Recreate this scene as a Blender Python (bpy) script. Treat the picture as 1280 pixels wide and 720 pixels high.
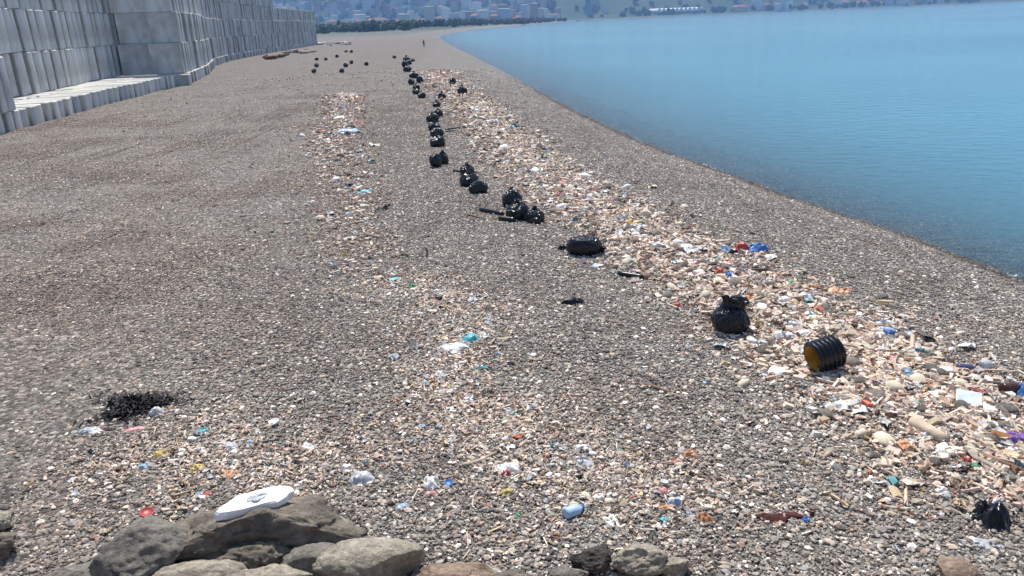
import bpy, bmesh, math, random
import numpy as np
from mathutils import Matrix, Vector, Euler

for o in list(bpy.data.objects):
    bpy.data.objects.remove(o)
scene = bpy.context.scene
COL = scene.collection
rnd = random.Random(7)
rng = np.random.default_rng(11)

# ------------------------------------------------------------------ camera
HFOV, PITCH, ROLL, CAM_Z = math.radians(67), math.radians(19.08), math.radians(2.39), 5.5
FPX = 640 / math.tan(HFOV / 2)
FW = np.array([0, math.cos(PITCH), -math.sin(PITCH)])
R0 = np.array([1.0, 0, 0]); U0 = np.array([0, math.sin(PITCH), math.cos(PITCH)])
RT = R0 * math.cos(ROLL) - U0 * math.sin(ROLL)
UP = U0 * math.cos(ROLL) + R0 * math.sin(ROLL)
cam = bpy.data.cameras.new('camera')
cam.sensor_fit = 'HORIZONTAL'; cam.angle = HFOV
cam.clip_start = 0.1; cam.clip_end = 30000
cam_o = bpy.data.objects.new('camera', cam); COL.objects.link(cam_o)
M = Matrix.Identity(4)
for i in range(3):
    M[i][0], M[i][1], M[i][2] = RT[i], UP[i], -FW[i]
M[2][3] = CAM_Z
cam_o.matrix_world = M
scene.camera = cam_o

# ------------------------------------------------------------------ light
SUN_EL, SUN_AZ = math.radians(60), math.radians(-8)      # azimuth from +Y, negative = left
world = bpy.data.worlds.new('World'); scene.world = world; world.use_nodes = True
wn = world.node_tree.nodes; wl = world.node_tree.links
sky = wn.new('ShaderNodeTexSky'); sky.sky_type = 'NISHITA'; sky.sun_disc = False
sky.sun_elevation = SUN_EL; sky.sun_rotation = SUN_AZ; sky.altitude = 5
sky.air_density = 1.0; sky.dust_density = 0.8; sky.ozone_density = 1.5
wl.new(sky.outputs[0], wn['Background'].inputs[0]); wn['Background'].inputs[1].default_value = 0.11
sun = bpy.data.lights.new('sun', 'SUN'); sun.energy = 4.2; sun.angle = math.radians(0.55); sun.color = (1.0, 0.96, 0.9)
sun_o = bpy.data.objects.new('sun', sun); COL.objects.link(sun_o)
sd_dir = Vector((math.sin(SUN_AZ) * math.cos(SUN_EL), math.cos(SUN_AZ) * math.cos(SUN_EL), math.sin(SUN_EL)))
sun_o.rotation_euler = sd_dir.to_track_quat('Z', 'Y').to_euler(); sun_o.location = (-20, 30, 60)
vs = scene.view_settings; vs.view_transform = 'Standard'; vs.look = 'None'; vs.gamma = 1; vs.exposure = 0.62
vs.use_curve_mapping = False
scene.render.engine = 'CYCLES'
scene.cycles.volume_bounces = 0

# ------------------------------------------------------------------ noise
def hash3(i, seed):
    h = (i[..., 0].astype(np.uint64) * np.uint64(374761393) + i[..., 1].astype(np.uint64) * np.uint64(668265263)
         + i[..., 2].astype(np.uint64) * np.uint64(2147483647) + np.uint64(seed * 1013904223 + 12345)) & np.uint64(0xFFFFFFFF)
    h = ((h ^ (h >> np.uint64(13))) * np.uint64(1274126177)) & np.uint64(0xFFFFFFFF)
    h = ((h ^ (h >> np.uint64(16))) * np.uint64(2246822519)) & np.uint64(0xFFFFFFFF)
    h = h ^ (h >> np.uint64(15))
    return (h & np.uint64(0xFFFFFF)).astype(np.float64) / float(0xFFFFFF) * 2 - 1
def vnoise(p, seed=0):
    p = np.asarray(p, float) + 5000.0
    i = np.floor(p).astype(np.int64); f = p - i; f = f * f * (3 - 2 * f)
    out = 0
    for dx in (0, 1):
        for dy in (0, 1):
            for dz in (0, 1):
                w = (f[..., 0] if dx else 1 - f[..., 0]) * (f[..., 1] if dy else 1 - f[..., 1]) * (f[..., 2] if dz else 1 - f[..., 2])
                out = out + w * hash3(i + np.array([dx, dy, dz]), seed)
    return out
def fbm(p, seed=0, oct=4, gain=0.5):
    p = np.asarray(p, float); a = 1.0; s = 0; 
    for k in range(oct):
        s = s + a * vnoise(p * 2.03 ** k, seed + k); a *= gain
    return s
def sstep(a, b, x):
    t = np.clip((x - a) / (b - a), 0, 1); return t * t * (3 - 2 * t)

# ------------------------------------------------------------------ shoreline and terrain
SEA_Z = -1.0
def ray(px, py):
    d = FW * FPX + RT * (px - 640) + UP * (360 - py); return d / np.linalg.norm(d)
def at_z(px, py, z):
    d = ray(px, py); t = (z - CAM_Z) / d[2]; return np.array([0, 0, CAM_Z]) + d * t
def catmull(pts, n=6):
    pts = [np.array(p, float) for p in pts]; out = []
    for i in range(len(pts) - 1):
        p0 = pts[max(i - 1, 0)]; p1 = pts[i]; p2 = pts[i + 1]; p3 = pts[min(i + 2, len(pts) - 1)]
        for k in range(n):
            t = k / n
            out.append(0.5 * (2 * p1 + (p2 - p0) * t + (2 * p0 - 5 * p1 + 4 * p2 - p3) * t * t + (3 * p1 - p0 - 3 * p2 + p3) * t ** 3))
    out.append(pts[-1]); return np.array(out)
shore_px = [(1280, 355), (1190, 318), (1100, 285), (1000, 252), (900, 215), (800, 178), (700, 130), (620, 85), (560, 55), (547, 46)]
near = [(16, -10), (14.3, 5), (13.1, 12)] + [tuple(at_z(x, y, SEA_Z)[:2]) for x, y in shore_px]
shore = catmull(near, 5)
far_pts = [(-34, 523), (-20, 774), (50, 1150), (128, 1480), (112, 1560), (40, 1700), (60, 1850), (150, 1900), (1530, 2315), (6000, 3660), (9000, 3000), (9000, -300), (22, -300)]
POLY = np.array([tuple(p) for p in shore] + far_pts)
def shore_dist(x, y):
    """signed distance to the waterline, positive on land"""
    x = np.asarray(x, float); y = np.asarray(y, float)
    d = np.full(x.shape, 1e18); ins = np.zeros(x.shape, bool)
    n = len(POLY)
    for i in range(n):
        ax, ay = POLY[i]; bx, by = POLY[(i + 1) % n]
        ex, ey = bx - ax, by - ay
        t = np.clip(((x - ax) * ex + (y - ay) * ey) / (ex * ex + ey * ey), 0, 1)
        d = np.minimum(d, (x - ax - t * ex) ** 2 + (y - ay - t * ey) ** 2)
        if ay != by:
            c = ((ay > y) != (by > y)) & (x < ex * (y - ay) / (by - ay) + ax)
            ins ^= c
    d = np.sqrt(d)
    return np.where(ins, -d, d)
def poly_dist(x, y, pts):
    d = np.full(np.shape(x), 1e18)
    for i in range(len(pts) - 1):
        ax, ay = pts[i][:2]; bx, by = pts[i + 1][:2]; ex, ey = bx - ax, by - ay
        t = np.clip(((x - ax) * ex + (y - ay) * ey) / (ex * ex + ey * ey + 1e-9), 0, 1)
        d = np.minimum(d, (x - ax - t * ex) ** 2 + (y - ay - t * ey) ** 2)
    return np.sqrt(d)
band_px = [(545, 88), (560, 105), (585, 125), (625, 165), (660, 200), (735, 250), (815, 297), (900, 340), (990, 388), (1090, 448), (1170, 500), (1260, 562), (1340, 625)]
left_px = [(432, 118), (424, 150), (420, 175), (425, 200), (430, 225), (440, 262), (450, 310), (475, 345)]
mid_px = [(475, 345), (560, 372), (592, 398), (588, 428), (545, 468), (515, 482), (600, 500), (640, 560)]
front_px = [(610, 500), (640, 560), (690, 600), (760, 640), (830, 632), (858, 575)]
fl_px = [(175, 545), (215, 585), (280, 590), (345, 570), (450, 592)]
zp = lambda L: np.array([at_z(x, y, 0)[:2] for x, y in L])
BAND, LEFT, MID, FRONT, FLEFT = zp(band_px), zp(left_px), zp(mid_px), zp(front_px), zp(fl_px)
def height(x, y, sd=None):
    x = np.asarray(x, float); y = np.asarray(y, float)
    if sd is None: sd = shore_dist(x, y)
    p = np.stack([x, y, np.zeros_like(x)], -1)
    land = SEA_Z + 1.0 * (1 - np.exp(-np.maximum(sd, 0) / 3.2)) 
    sea = SEA_Z - 5.0 * (1 - np.exp(-np.maximum(-sd, 0) / 38.0))
    z = np.where(sd >= 0, land, sea)
    calm = sstep(0, 4, sd)
    z = z + calm * (0.05 * fbm(p / 4.5, 3, 2))
    # wheel ruts on the inner beach
    u = (x + 0.11 * y) ; lane = sstep(-7, -11, x + 0.07 * y) * sstep(-40, -33, x) * sstep(250, 120, y)
    z = z + lane * 0.06 * np.sin(u * 1.9 + 0.8 * vnoise(p / 9.0, 21)) * (0.6 + 0.4 * vnoise(p / 5, 22))
    z = z + 0.13 * np.exp(-(poly_dist(x, y, BAND) / 1.1) ** 2) * sstep(140, 60, y)
    # rock mound that carries the viewpoint
    z = z + sstep(0, 6, sd) * 3.7 * sstep(5.6, 0.6, y) * sstep(-90, -60, y)
    # inland rise and hills round the bay
    z = z + sstep(350, 900, y) * 2.2 * sstep(0, 60, sd)
    hd = np.maximum(0, y - 2060 - 0.3 * np.maximum(x - 150, 0))
    hills = 250 * (1 - np.exp(-hd / 520.0)) * (0.75 + 0.25 * fbm(p / 700.0, 31, 3)) + sstep(0, 300, hd) * 22 * fbm(p / 160.0, 37, 4)
    z = z + np.where(hd > 0, np.maximum(hills, 0), 0)
    return z
def gp(px, py, lift=0.0):
    """point of the ground under a photo pixel"""
    z = 0.0
    for _ in range(12):
        p = at_z(px, py, z); z = float(height(np.array([p[0]]), np.array([p[1]]))[0])
    p = at_z(px, py, z)
    return Vector((p[0], p[1], z + lift))
def px_m(p):
    """metres per photo pixel at a point"""
    return float((np.array(p) - np.array([0, 0, CAM_Z])) @ FW) / FPX

# ------------------------------------------------------------------ materials
MATS = {}
class NT:
    def __init__(s, name):
        s.m = bpy.data.materials.new(name); s.m.use_nodes = True; s.n = s.m.node_tree.nodes; s.l = s.m.node_tree.links
        s.b = s.n['Principled BSDF']; s.out = s.n['Material Output']
    def add(s, t, **kw):
        x = s.n.new(t)
        for k, v in kw.items(): setattr(x, k, v)
        return x
    def noise(s, scale, detail=4, rough=0.55, vec=None):
        x = s.add('ShaderNodeTexNoise'); x.inputs['Scale'].default_value = scale; x.inputs['Detail'].default_value = detail
        x.inputs['Roughness'].default_value = rough
        if vec is not None: s.l.new(vec, x.inputs['Vector'])
        return x
    def ramp(s, src, stops):
        r = s.add('ShaderNodeValToRGB'); e = r.color_ramp.elements
        while len(e) < len(stops): e.new(0.5)
        for k, (p, c) in enumerate(stops):
            e[k].position = p; e[k].color = (c if len(c) == 4 else tuple(c) + (1,))
        s.l.new(src, r.inputs[0]); return r
    def mix(s, a, b, fac, mode='MIX'):
        x = s.add('ShaderNodeMix', data_type='RGBA', blend_type=mode)
        for sock, v in ((x.inputs[0], fac), (x.inputs[6], a), (x.inputs[7], b)):
            if hasattr(v, 'links') or hasattr(v, 'is_linked'): s.l.new(v, sock)
            elif isinstance(v, (int, float)): sock.default_value = v
            else: sock.default_value = tuple(v) + (1,) if len(v) == 3 else v
        return x.outputs[2]
    def bump(s, src, strength, dist):
        x = s.add('ShaderNodeBump'); x.inputs['Strength'].default_value = strength; x.inputs['Distance'].default_value = dist
        s.l.new(src, x.inputs['Height']); s.l.new(x.outputs[0], s.b.inputs['Normal']); return x
    def pos(s):
        return s.add('ShaderNodeNewGeometry').outputs['Position']
    def objc(s):
        return s.add('ShaderNodeTexCoord').outputs['Object']
    def rnd(s):
        return s.add('ShaderNodeObjectInfo').outputs['Random']
def plain(name, col, rough=0.6, var=0.25, scale=9.0, bump=0.3, bd=0.01, spec=0.4, dark=None, metal=0.0):
    """procedural finish: noise-mottled colour with fine relief"""
    if name in MATS: return MATS[name]
    t = NT(name); c = t.objc()
    n = t.noise(scale, 5, 0.6, c)
    lo = tuple(v * (1 - var) for v in col) if dark is None else dark
    hi = tuple(min(1, v * (1 + var)) for v in col)
    r = t.ramp(n.outputs[0], [(0.3, lo), (0.7, hi)])
    v = t.ramp(t.rnd(), [(0, (0.82, 0.82, 0.82)), (1, (1.12, 1.1, 1.08))])
    t.l.new(t.mix(r.outputs[0], v.outputs[0], 1.0, 'MULTIPLY'), t.b.inputs['Base Color'])
    t.b.inputs['Roughness'].default_value = rough; t.b.inputs['Specular IOR Level'].default_value = spec
    t.b.inputs['Metallic'].default_value = metal
    n2 = t.noise(scale * 4, 4, 0.6, c); t.bump(n2.outputs[0], bump, bd)
    MATS[name] = t.m; return t.m

def mat_ground():
    t = NT('beach_ground'); p = t.pos()
    vor = t.add('ShaderNodeTexVoronoi'); vor.inputs['Scale'].default_value = 16; t.l.new(p, vor.inputs['Vector'])
    sep = t.add('ShaderNodeSeparateColor'); t.l.new(vor.outputs['Color'], sep.inputs[0])
    cell = t.ramp(sep.outputs[0], [(0, (0.045, 0.041, 0.037)), (0.3, (0.095, 0.086, 0.076)), (0.6, (0.165, 0.149, 0.131)), (0.85, (0.24, 0.217, 0.188)), (1, (0.48, 0.45, 0.40))])
    n = t.noise(0.35, 5, 0.6, p)
    tint = t.ramp(n.outputs[0], [(0.3, (0.82, 0.78, 0.76)), (0.55, (1, 1, 1)), (0.75, (1.12, 1.08, 1.02))])
    c = t.mix(cell.outputs[0], tint.outputs[0], 1.0, 'MULTIPLY')
    at = t.add('ShaderNodeAttribute', attribute_name='zones')
    sp = t.add('ShaderNodeSeparateColor'); t.l.new(at.outputs['Color'], sp.inputs[0])
    wet = t.mix(c, (0.42, 0.42, 0.43), 1.0, 'MULTIPLY')
    c = t.mix(c, wet, sp.outputs[0])
    # fine brown sand of the trafficked inner beach
    c = t.mix(c, t.mix(c, (0.9, 0.84, 0.80), 1.0, 'MULTIPLY'), sp.outputs[1])
    # vegetated land and hills
    g = t.noise(0.011, 6, 0.65, p)
    veg = t.ramp(g.outputs[0], [(0.3, (0.022, 0.042, 0.02)), (0.5, (0.035, 0.06, 0.028)), (0.64, (0.07, 0.08, 0.045)), (0.78, (0.14, 0.12, 0.085))])
    c = t.mix(c, veg.outputs[0], sp.outputs[2])
    t.l.new(c, t.b.inputs['Base Color'])
    rr = t.add('ShaderNodeMapRange'); t.l.new(sp.outputs[0], rr.inputs[0]); rr.inputs[3].default_value = 0.9; rr.inputs[4].default_value = 0.35
    t.l.new(rr.outputs[0], t.b.inputs['Roughness']); t.b.inputs['Specular IOR Level'].default_value = 0.35
    n3 = t.noise(9, 4, 0.7, p)
    s = t.add('ShaderNodeMath', operation='SUBTRACT'); t.l.new(n3.outputs[0], s.inputs[0]); t.l.new(vor.outputs['Distance'], s.inputs[1])
    t.bump(s.outputs[0], 0.9, 0.04)
    return t.m
def mat_vcol(name, rough=0.85, large=True, bump=0.25):
    t = NT(name); p = t.pos()
    a = t.add('ShaderNodeAttribute', attribute_name='tone')
    c = a.outputs['Color']
    if large:
        n = t.noise(0.35, 5, 0.6, p)
        tint = t.ramp(n.outputs[0], [(0.3, (0.82, 0.78, 0.76)), (0.55, (1, 1, 1)), (0.75, (1.12, 1.08, 1.02))])
        c = t.mix(c, tint.outputs[0], 1.0, 'MULTIPLY')
    if large:
        sx = t.add('ShaderNodeSeparateXYZ'); t.l.new(p, sx.inputs[0])
        lx = t.add('ShaderNodeMath', operation='MULTIPLY_ADD'); t.l.new(sx.outputs[1], lx.inputs[0]); lx.inputs[1].default_value = 0.05; t.l.new(sx.outputs[0], lx.inputs[2])
        nz = t.noise(0.22, 4, 0.6, p); l2 = t.add('ShaderNodeMath', operation='MULTIPLY_ADD'); t.l.new(nz.outputs[0], l2.inputs[0]); l2.inputs[1].default_value = 7; t.l.new(lx.outputs[0], l2.inputs[2])
        mr = t.add('ShaderNodeMapRange'); t.l.new(l2.outputs[0], mr.inputs[0]); mr.inputs[1].default_value = 2.5; mr.inputs[2].default_value = -4.0
        c = t.mix(c, t.mix(c, (0.88, 0.83, 0.795), 1.0, 'MULTIPLY'), mr.outputs[0])
        wz = t.add('ShaderNodeMapRange'); t.l.new(sx.outputs[2], wz.inputs[0]); wz.inputs[1].default_value = -0.72; wz.inputs[2].default_value = -0.92
        c = t.mix(c, t.mix(c, (0.5, 0.48, 0.46), 1.0, 'MULTIPLY'), wz.outputs[0])
    n2 = t.noise(60, 3, 0.6, p)
    v = t.ramp(n2.outputs[0], [(0.3, (0.8, 0.8, 0.8)), (0.7, (1.15, 1.15, 1.15))])
    t.l.new(t.mix(c, v.outputs[0], 1.0, 'MULTIPLY'), t.b.inputs['Base Color'])
    t.b.inputs['Roughness'].default_value = rough; t.b.inputs['Specular IOR Level'].default_value = 0.3
    t.bump(n2.outputs[0], bump, 0.01)
    return t.m
def mat_sea():
    t = NT('sea_water'); t.n.remove(t.b); p = t.pos()
    at = t.add('ShaderNodeAttribute', attribute_name='depth')
    mp = t.add('ShaderNodeMapping'); mp.inputs['Scale'].default_value = (1, 1.7, 1); mp.inputs['Rotation'].default_value = (0, 0, 0.5); t.l.new(p, mp.inputs[0])
    n1 = t.noise(0.9, 3, 0.55, mp.outputs[0]); n2 = t.noise(4.5, 3, 0.6, mp.outputs[0])
    ad = t.add('ShaderNodeMath', operation='MULTIPLY_ADD'); t.l.new(n2.outputs[0], ad.inputs[0]); ad.inputs[1].default_value = 0.22; t.l.new(n1.outputs[0], ad.inputs[2])
    bp = t.add('ShaderNodeBump'); bp.inputs['Strength'].default_value = 0.55; bp.inputs['Distance'].default_value = 0.24; t.l.new(ad.outputs[0], bp.inputs['Height'])
    # body colour of the water: turquoise drifts over blue
    nb = t.noise(0.012, 4, 0.55, p)
    body = t.ramp(nb.outputs[0], [(0.35, (0.075, 0.265, 0.36)), (0.65, (0.12, 0.35, 0.445))])
    dif = t.add('ShaderNodeBsdfDiffuse'); t.l.new(body.outputs[0], dif.inputs[0])
    tr = t.add('ShaderNodeBsdfTransparent'); tr.inputs[0].default_value = (0.72, 0.86, 0.88, 1)
    ex = t.add('ShaderNodeMath', operation='MULTIPLY'); t.l.new(at.outputs['Fac'], ex.inputs[0]); ex.inputs[1].default_value = -0.85
    e2 = t.add('ShaderNodeMath', operation='EXPONENT'); t.l.new(ex.outputs[0], e2.inputs[0])
    m1 = t.add('ShaderNodeMixShader'); t.l.new(e2.outputs[0], m1.inputs[0]); t.l.new(dif.outputs[0], m1.inputs[1]); t.l.new(tr.outputs[0], m1.inputs[2])
    gl = t.add('ShaderNodeBsdfGlossy'); gl.inputs['Roughness'].default_value = 0.12; t.l.new(bp.outputs[0], gl.inputs['Normal'])
    fr = t.add('ShaderNodeFresnel'); fr.inputs[0].default_value = 1.33; t.l.new(bp.outputs[0], fr.inputs['Normal'])
    m2 = t.add('ShaderNodeMixShader'); t.l.new(fr.outputs[0], m2.inputs[0]); t.l.new(m1.outputs[0], m2.inputs[1]); t.l.new(gl.outputs[0], m2.inputs[2])
    t.l.new(m2.outputs[0], t.out.inputs[0])
    return t.m
def mat_concrete():
    t = NT('weathered_concrete'); c = t.objc()
    mp = t.add('ShaderNodeMapping'); mp.inputs['Scale'].default_value = (1, 1, 0.18); t.l.new(c, mp.inputs[0])
    n = t.noise(1.6, 6, 0.6, mp.outputs[0]); n2 = t.noise(0.7, 4, 0.6, c); n3 = t.noise(30, 4, 0.6, c)
    r = t.ramp(n.outputs[0], [(0.28, (0.44, 0.44, 0.425)), (0.5, (0.57, 0.565, 0.545)), (0.72, (0.66, 0.65, 0.625))])
    st = t.ramp(n2.outputs[0], [(0.35, (0.78, 0.75, 0.7)), (0.6, (1, 1, 1))])
    v = t.ramp(t.rnd(), [(0, (0.80, 0.81, 0.82)), (0.5, (1, 1, 1)), (1, (1.14, 1.12, 1.08))])
    t.l.new(t.mix(t.mix(r.outputs[0], st.outputs[0], 1.0, 'MULTIPLY'), v.outputs[0], 1.0, 'MULTIPLY'), t.b.inputs['Base Color'])
    t.b.inputs['Roughness'].default_value = 0.9; t.b.inputs['Specular IOR Level'].default_value = 0.25
    t.bump(n3.outputs[0], 0.35, 0.02); return t.m
def mat_rock(name, lo, mid, hi):
    t = NT(name); c = t.objc()
    n = t.noise(1.9, 8, 0.65, c); n2 = t.noise(14, 6, 0.7, c); n3 = t.noise(0.9, 3, 0.5, c)
    r = t.ramp(n.outputs[0], [(0.3, lo), (0.5, mid), (0.7, hi)])
    v = t.ramp(n2.outputs[0], [(0.3, (0.55, 0.54, 0.53)), (0.7, (1.3, 1.27, 1.2))])
    t.l.new(t.mix(r.outputs[0], v.outputs[0], 1.0, 'MULTIPLY'), t.b.inputs['Base Color'])
    t.b.inputs['Roughness'].default_value = 0.88; t.b.inputs['Specular IOR Level'].default_value = 0.3
    t.bump(t.noise(9, 9, 0.72, c).outputs[0], 1.0, 0.09); return t.m
def mat_bag():
    t = NT('black_bin_liner'); c = t.objc()
    n = t.noise(6, 4, 0.6, c); n2 = t.noise(9, 2, 0.5, c)
    w = t.add('ShaderNodeTexWave'); w.inputs['Scale'].default_value = 1.6; w.inputs['Distortion'].default_value = 7; w.inputs['Detail'].default_value = 1.5; t.l.new(c, w.inputs[0])
    r = t.ramp(n.outputs[0], [(0.3, (0.004, 0.004, 0.0055)), (0.7, (0.009, 0.0095, 0.012))])
    t.l.new(r.outputs[0], t.b.inputs['Base Color'])
    rr = t.ramp(n2.outputs[0], [(0.3, (0.16,) * 3), (0.7, (0.34,) * 3)]); t.l.new(rr.outputs[0], t.b.inputs['Roughness'])
    t.b.inputs['Specular IOR Level'].default_value = 0.32
    a = t.add('ShaderNodeMath', operation='MULTIPLY_ADD'); t.l.new(n2.outputs[0], a.inputs[0]); a.inputs[1].default_value = 0.15; t.l.new(w.outputs[1], a.inputs[2])
    t.bump(a.outputs[0], 0.5, 0.05); return t.m

# ------------------------------------------------------------------ object helpers
def tag(o, label=None, cat=None, group=None, kind=None):
    if label: o['label'] = label
    if cat: o['category'] = cat
    if group: o['group'] = group
    if kind: o['kind'] = kind
    return o
def link(name, me, parent=None, loc=(0, 0, 0), rot=(0, 0, 0), scale=(1, 1, 1)):
    o = bpy.data.objects.new(name, me); COL.objects.link(o)
    o.location = loc; o.rotation_euler = rot; o.scale = scale
    if parent: o.parent = parent
    return o
def mesh(name, v, f, mat=None, smooth=False):
    me = bpy.data.meshes.new(name); me.from_pydata([tuple(map(float, q)) for q in v], [], [tuple(map(int, q)) for q in f])
    if mat: me.materials.append(mat)
    if smooth: me.polygons.foreach_set('use_smooth', [True] * len(me.polygons))
    me.update(); return me
def fast_mesh(name, v, tri, mat, smooth=False):
    """big triangle mesh from numpy"""
    me = bpy.data.meshes.new(name); nv, nt, k = len(v), len(tri), tri.shape[1]
    me.vertices.add(nv); me.vertices.foreach_set('co', np.ascontiguousarray(v, np.float32).ravel())
    me.loops.add(nt * k); me.loops.foreach_set('vertex_index', np.ascontiguousarray(tri, np.int32).ravel())
    me.polygons.add(nt); me.polygons.foreach_set('loop_start', np.arange(nt, dtype=np.int32) * k)
    me.polygons.foreach_set('use_smooth', np.full(nt, smooth, bool))
    me.update(calc_edges=True); me.validate()
    if mat: me.materials.append(mat)
    return me
def set_col(me, name, c):
    a = me.attributes.new(name, 'FLOAT_COLOR', 'POINT')
    cc = np.ones((len(c), 4), np.float32); cc[:, :3] = c
    a.data.foreach_set('color', cc.ravel())
def ico(sub):
    bm = bmesh.new(); bmesh.ops.create_icosphere(bm, subdivisions=sub, radius=1.0)
    v = np.array([q.co[:] for q in bm.verts]); bm.verts.ensure_lookup_table()
    f = np.array([[q.index for q in p.verts] for p in bm.faces]); bm.free(); return v, f
ICO = {k: ico(k) for k in (1, 2, 3, 4, 5)}
def mat_of(o, m):
    o.material_slots[0].link = 'OBJECT'; o.material_slots[0].material = m

# ================================================================== SETTING
# ---- ground sheet (polar grid round the viewpoint, finer where it is near)
ang = np.radians(np.concatenate([np.linspace(-180, -47, 60, endpoint=False), np.linspace(-47, 47, 420, endpoint=False), np.linspace(47, 180, 60, endpoint=False)]))
rad = np.concatenate([[0.6, 2.0, 3.5], np.geomspace(4.5, 8000, 470)])
A, Rr = np.meshgrid(ang, rad); gx = (np.sin(A) * Rr); gy = (np.cos(A) * Rr)
gsd = shore_dist(gx, gy); gz = height(gx, gy, gsd)
nA, nR = len(ang), len(rad)
idx = np.arange(nA * nR).reshape(nR, nA)
q = np.stack([idx[:-1], np.roll(idx[:-1], -1, 1), np.roll(idx[1:], -1, 1), idx[1:]], -1).reshape(-1, 4)
GV = np.stack([gx.ravel(), gy.ravel(), gz.ravel()], 1)
me = fast_mesh('beach_ground', GV, q, mat_ground(), True)
p3 = np.stack([gx, gy, np.zeros_like(gx)], -1)
wet = sstep(1.1, 0.1, gsd + 0.35 * vnoise(p3 / 1.3, 51)) 
brown = sstep(-3, -9, gx + 0.05 * gy + 1.5 * vnoise(p3 / 4, 52)) * (0.75 + 0.25 * vnoise(p3 / 2.2, 53)) * sstep(600, 300, gy)
veg = np.maximum(sstep(430, 560, gy + 40 * vnoise(p3 / 60, 54)) * (0.5 + 0.5 * sstep(560, 760, gy)) * np.maximum(sstep(14, 30, gsd), sstep(1700, 1800, gy) * sstep(1, 5, gsd)), 0)
set_col(me, 'zones', np.stack([wet.ravel(), brown.ravel(), veg.ravel()], 1))
ground = tag(link('ground', me), 'grey brown pebble beach running back to the far shore', None, None, 'structure')

# ---- sea
smask = (gsd < 2.5) & (gy > -200)
keep = smask.ravel()[q].all(1)
qs = q[keep]; used = np.unique(qs); rem = np.full(nA * nR, -1); rem[used] = np.arange(len(used))
SV = GV[used].copy(); depth = np.maximum(SEA_Z - SV[:, 2], 0); SV[:, 2] = SEA_Z
me = fast_mesh('sea', SV, rem[qs], mat_sea(), True)
a = me.attributes.new('depth', 'FLOAT', 'POINT'); a.data.foreach_set('value', depth.astype(np.float32))
tag(link('sea', me), 'calm blue sea, clear over the stones at its edge', None, None, 'structure')

# ---- gravel: patches of real pebbles laid side by side
PAL = np.array([(.205, .19, .172), (.15, .138, .125), (.085, .078, .072), (.225, .185, .152), (.30, .262, .215), (.17, .168, .165), (.22, .15, .12), (.5, .47, .43), (.115, .10, .09), (.26, .24, .215)])
PAL = PAL * np.array([1.66, 1.60, 1.53])
PW = np.array([.19, .16, .13, .13, .1, .1, .03, .06, .10, .06]); PW = PW / PW.sum()
def pieces(base_v, base_f, pos, rot, scale, jitter=0.0):
    """merge N copies of a small mesh; pos (N,3), rot (N,3,3), scale (N,3)"""
    n = len(pos); V = np.repeat(base_v[None], n, 0)
    if jitter: V = V * (1 + jitter * rng.uniform(-1, 1, V.shape))
    V = V * scale[:, None, :]
    V = np.einsum('nij,nkj->nki', rot, V) + pos[:, None, :]
    k = len(base_v); Fc = (base_f[None] + (np.arange(n) * k)[:, None, None])
    return V.reshape(-1, 3), Fc.reshape(-1, base_f.shape[1])
def rots(n, tilt):
    """random yaw with a random tilt"""
    yaw = rng.uniform(0, 2 * np.pi, n); ax = rng.uniform(0, 2 * np.pi, n); tl = rng.normal(0, tilt, n)
    cz, sz = np.cos(yaw), np.sin(yaw); Z = np.zeros((n, 3, 3)); Z[:, 0, 0] = cz; Z[:, 0, 1] = -sz; Z[:, 1, 0] = sz; Z[:, 1, 1] = cz; Z[:, 2, 2] = 1
    ux, uy = np.cos(ax), np.sin(ax); c, s = np.cos(tl), np.sin(tl); T = np.zeros((n, 3, 3))
    T[:, 0, 0] = c + ux * ux * (1 - c); T[:, 0, 1] = ux * uy * (1 - c); T[:, 0, 2] = uy * s
    T[:, 1, 0] = ux * uy * (1 - c); T[:, 1, 1] = c + uy * uy * (1 - c); T[:, 1, 2] = -ux * s
    T[:, 2, 0] = -uy * s; T[:, 2, 1] = ux * s; T[:, 2, 2] = c
    return T @ Z
mat_peb = mat_vcol('pebbles')
TILE = 1.0; tiles = []
for k in range(7):
    n = 1150
    pos = np.zeros((n, 3)); pos[:, :2] = rng.uniform(-TILE / 2, TILE / 2, (n, 2))
    size = np.clip(rng.lognormal(math.log(0.0132), 0.5, n), 0.006, 0.06)
    pos[:, 2] = rng.uniform(-0.012, 0.012, n)
    sc = size[:, None] * np.stack([rng.uniform(0.9, 1.5, n), rng.uniform(0.7, 1.1, n), rng.uniform(0.45, 0.8, n)], 1)
    v, f = pieces(*ICO[1], pos, rots(n, 0.35), sc, 0.16)
    cm = PAL[rng.choice(len(PAL), n, p=PW)] * rng.uniform(0.8, 1.22, (n, 1))
    me = fast_mesh('pebble_patch', v, f, mat_peb, False); set_col(me, 'tone', np.repeat(cm, 12, 0))
    tiles.append(bpy.data.objects.new('pebble_patch', me))
tp, tr_, ti = [], [], []
for yy in np.arange(5.0, 112, TILE):
    for xx in np.arange(-60, 30, TILE):
        if abs(xx) > 0.80 * yy + 4: continue
        tp.append((xx, yy)); ti.append(rnd.randrange(7))
tp = np.array(tp); tsd = shore_dist(tp[:, 0], tp[:, 1]); ok = (tsd > -4.5)
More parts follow.
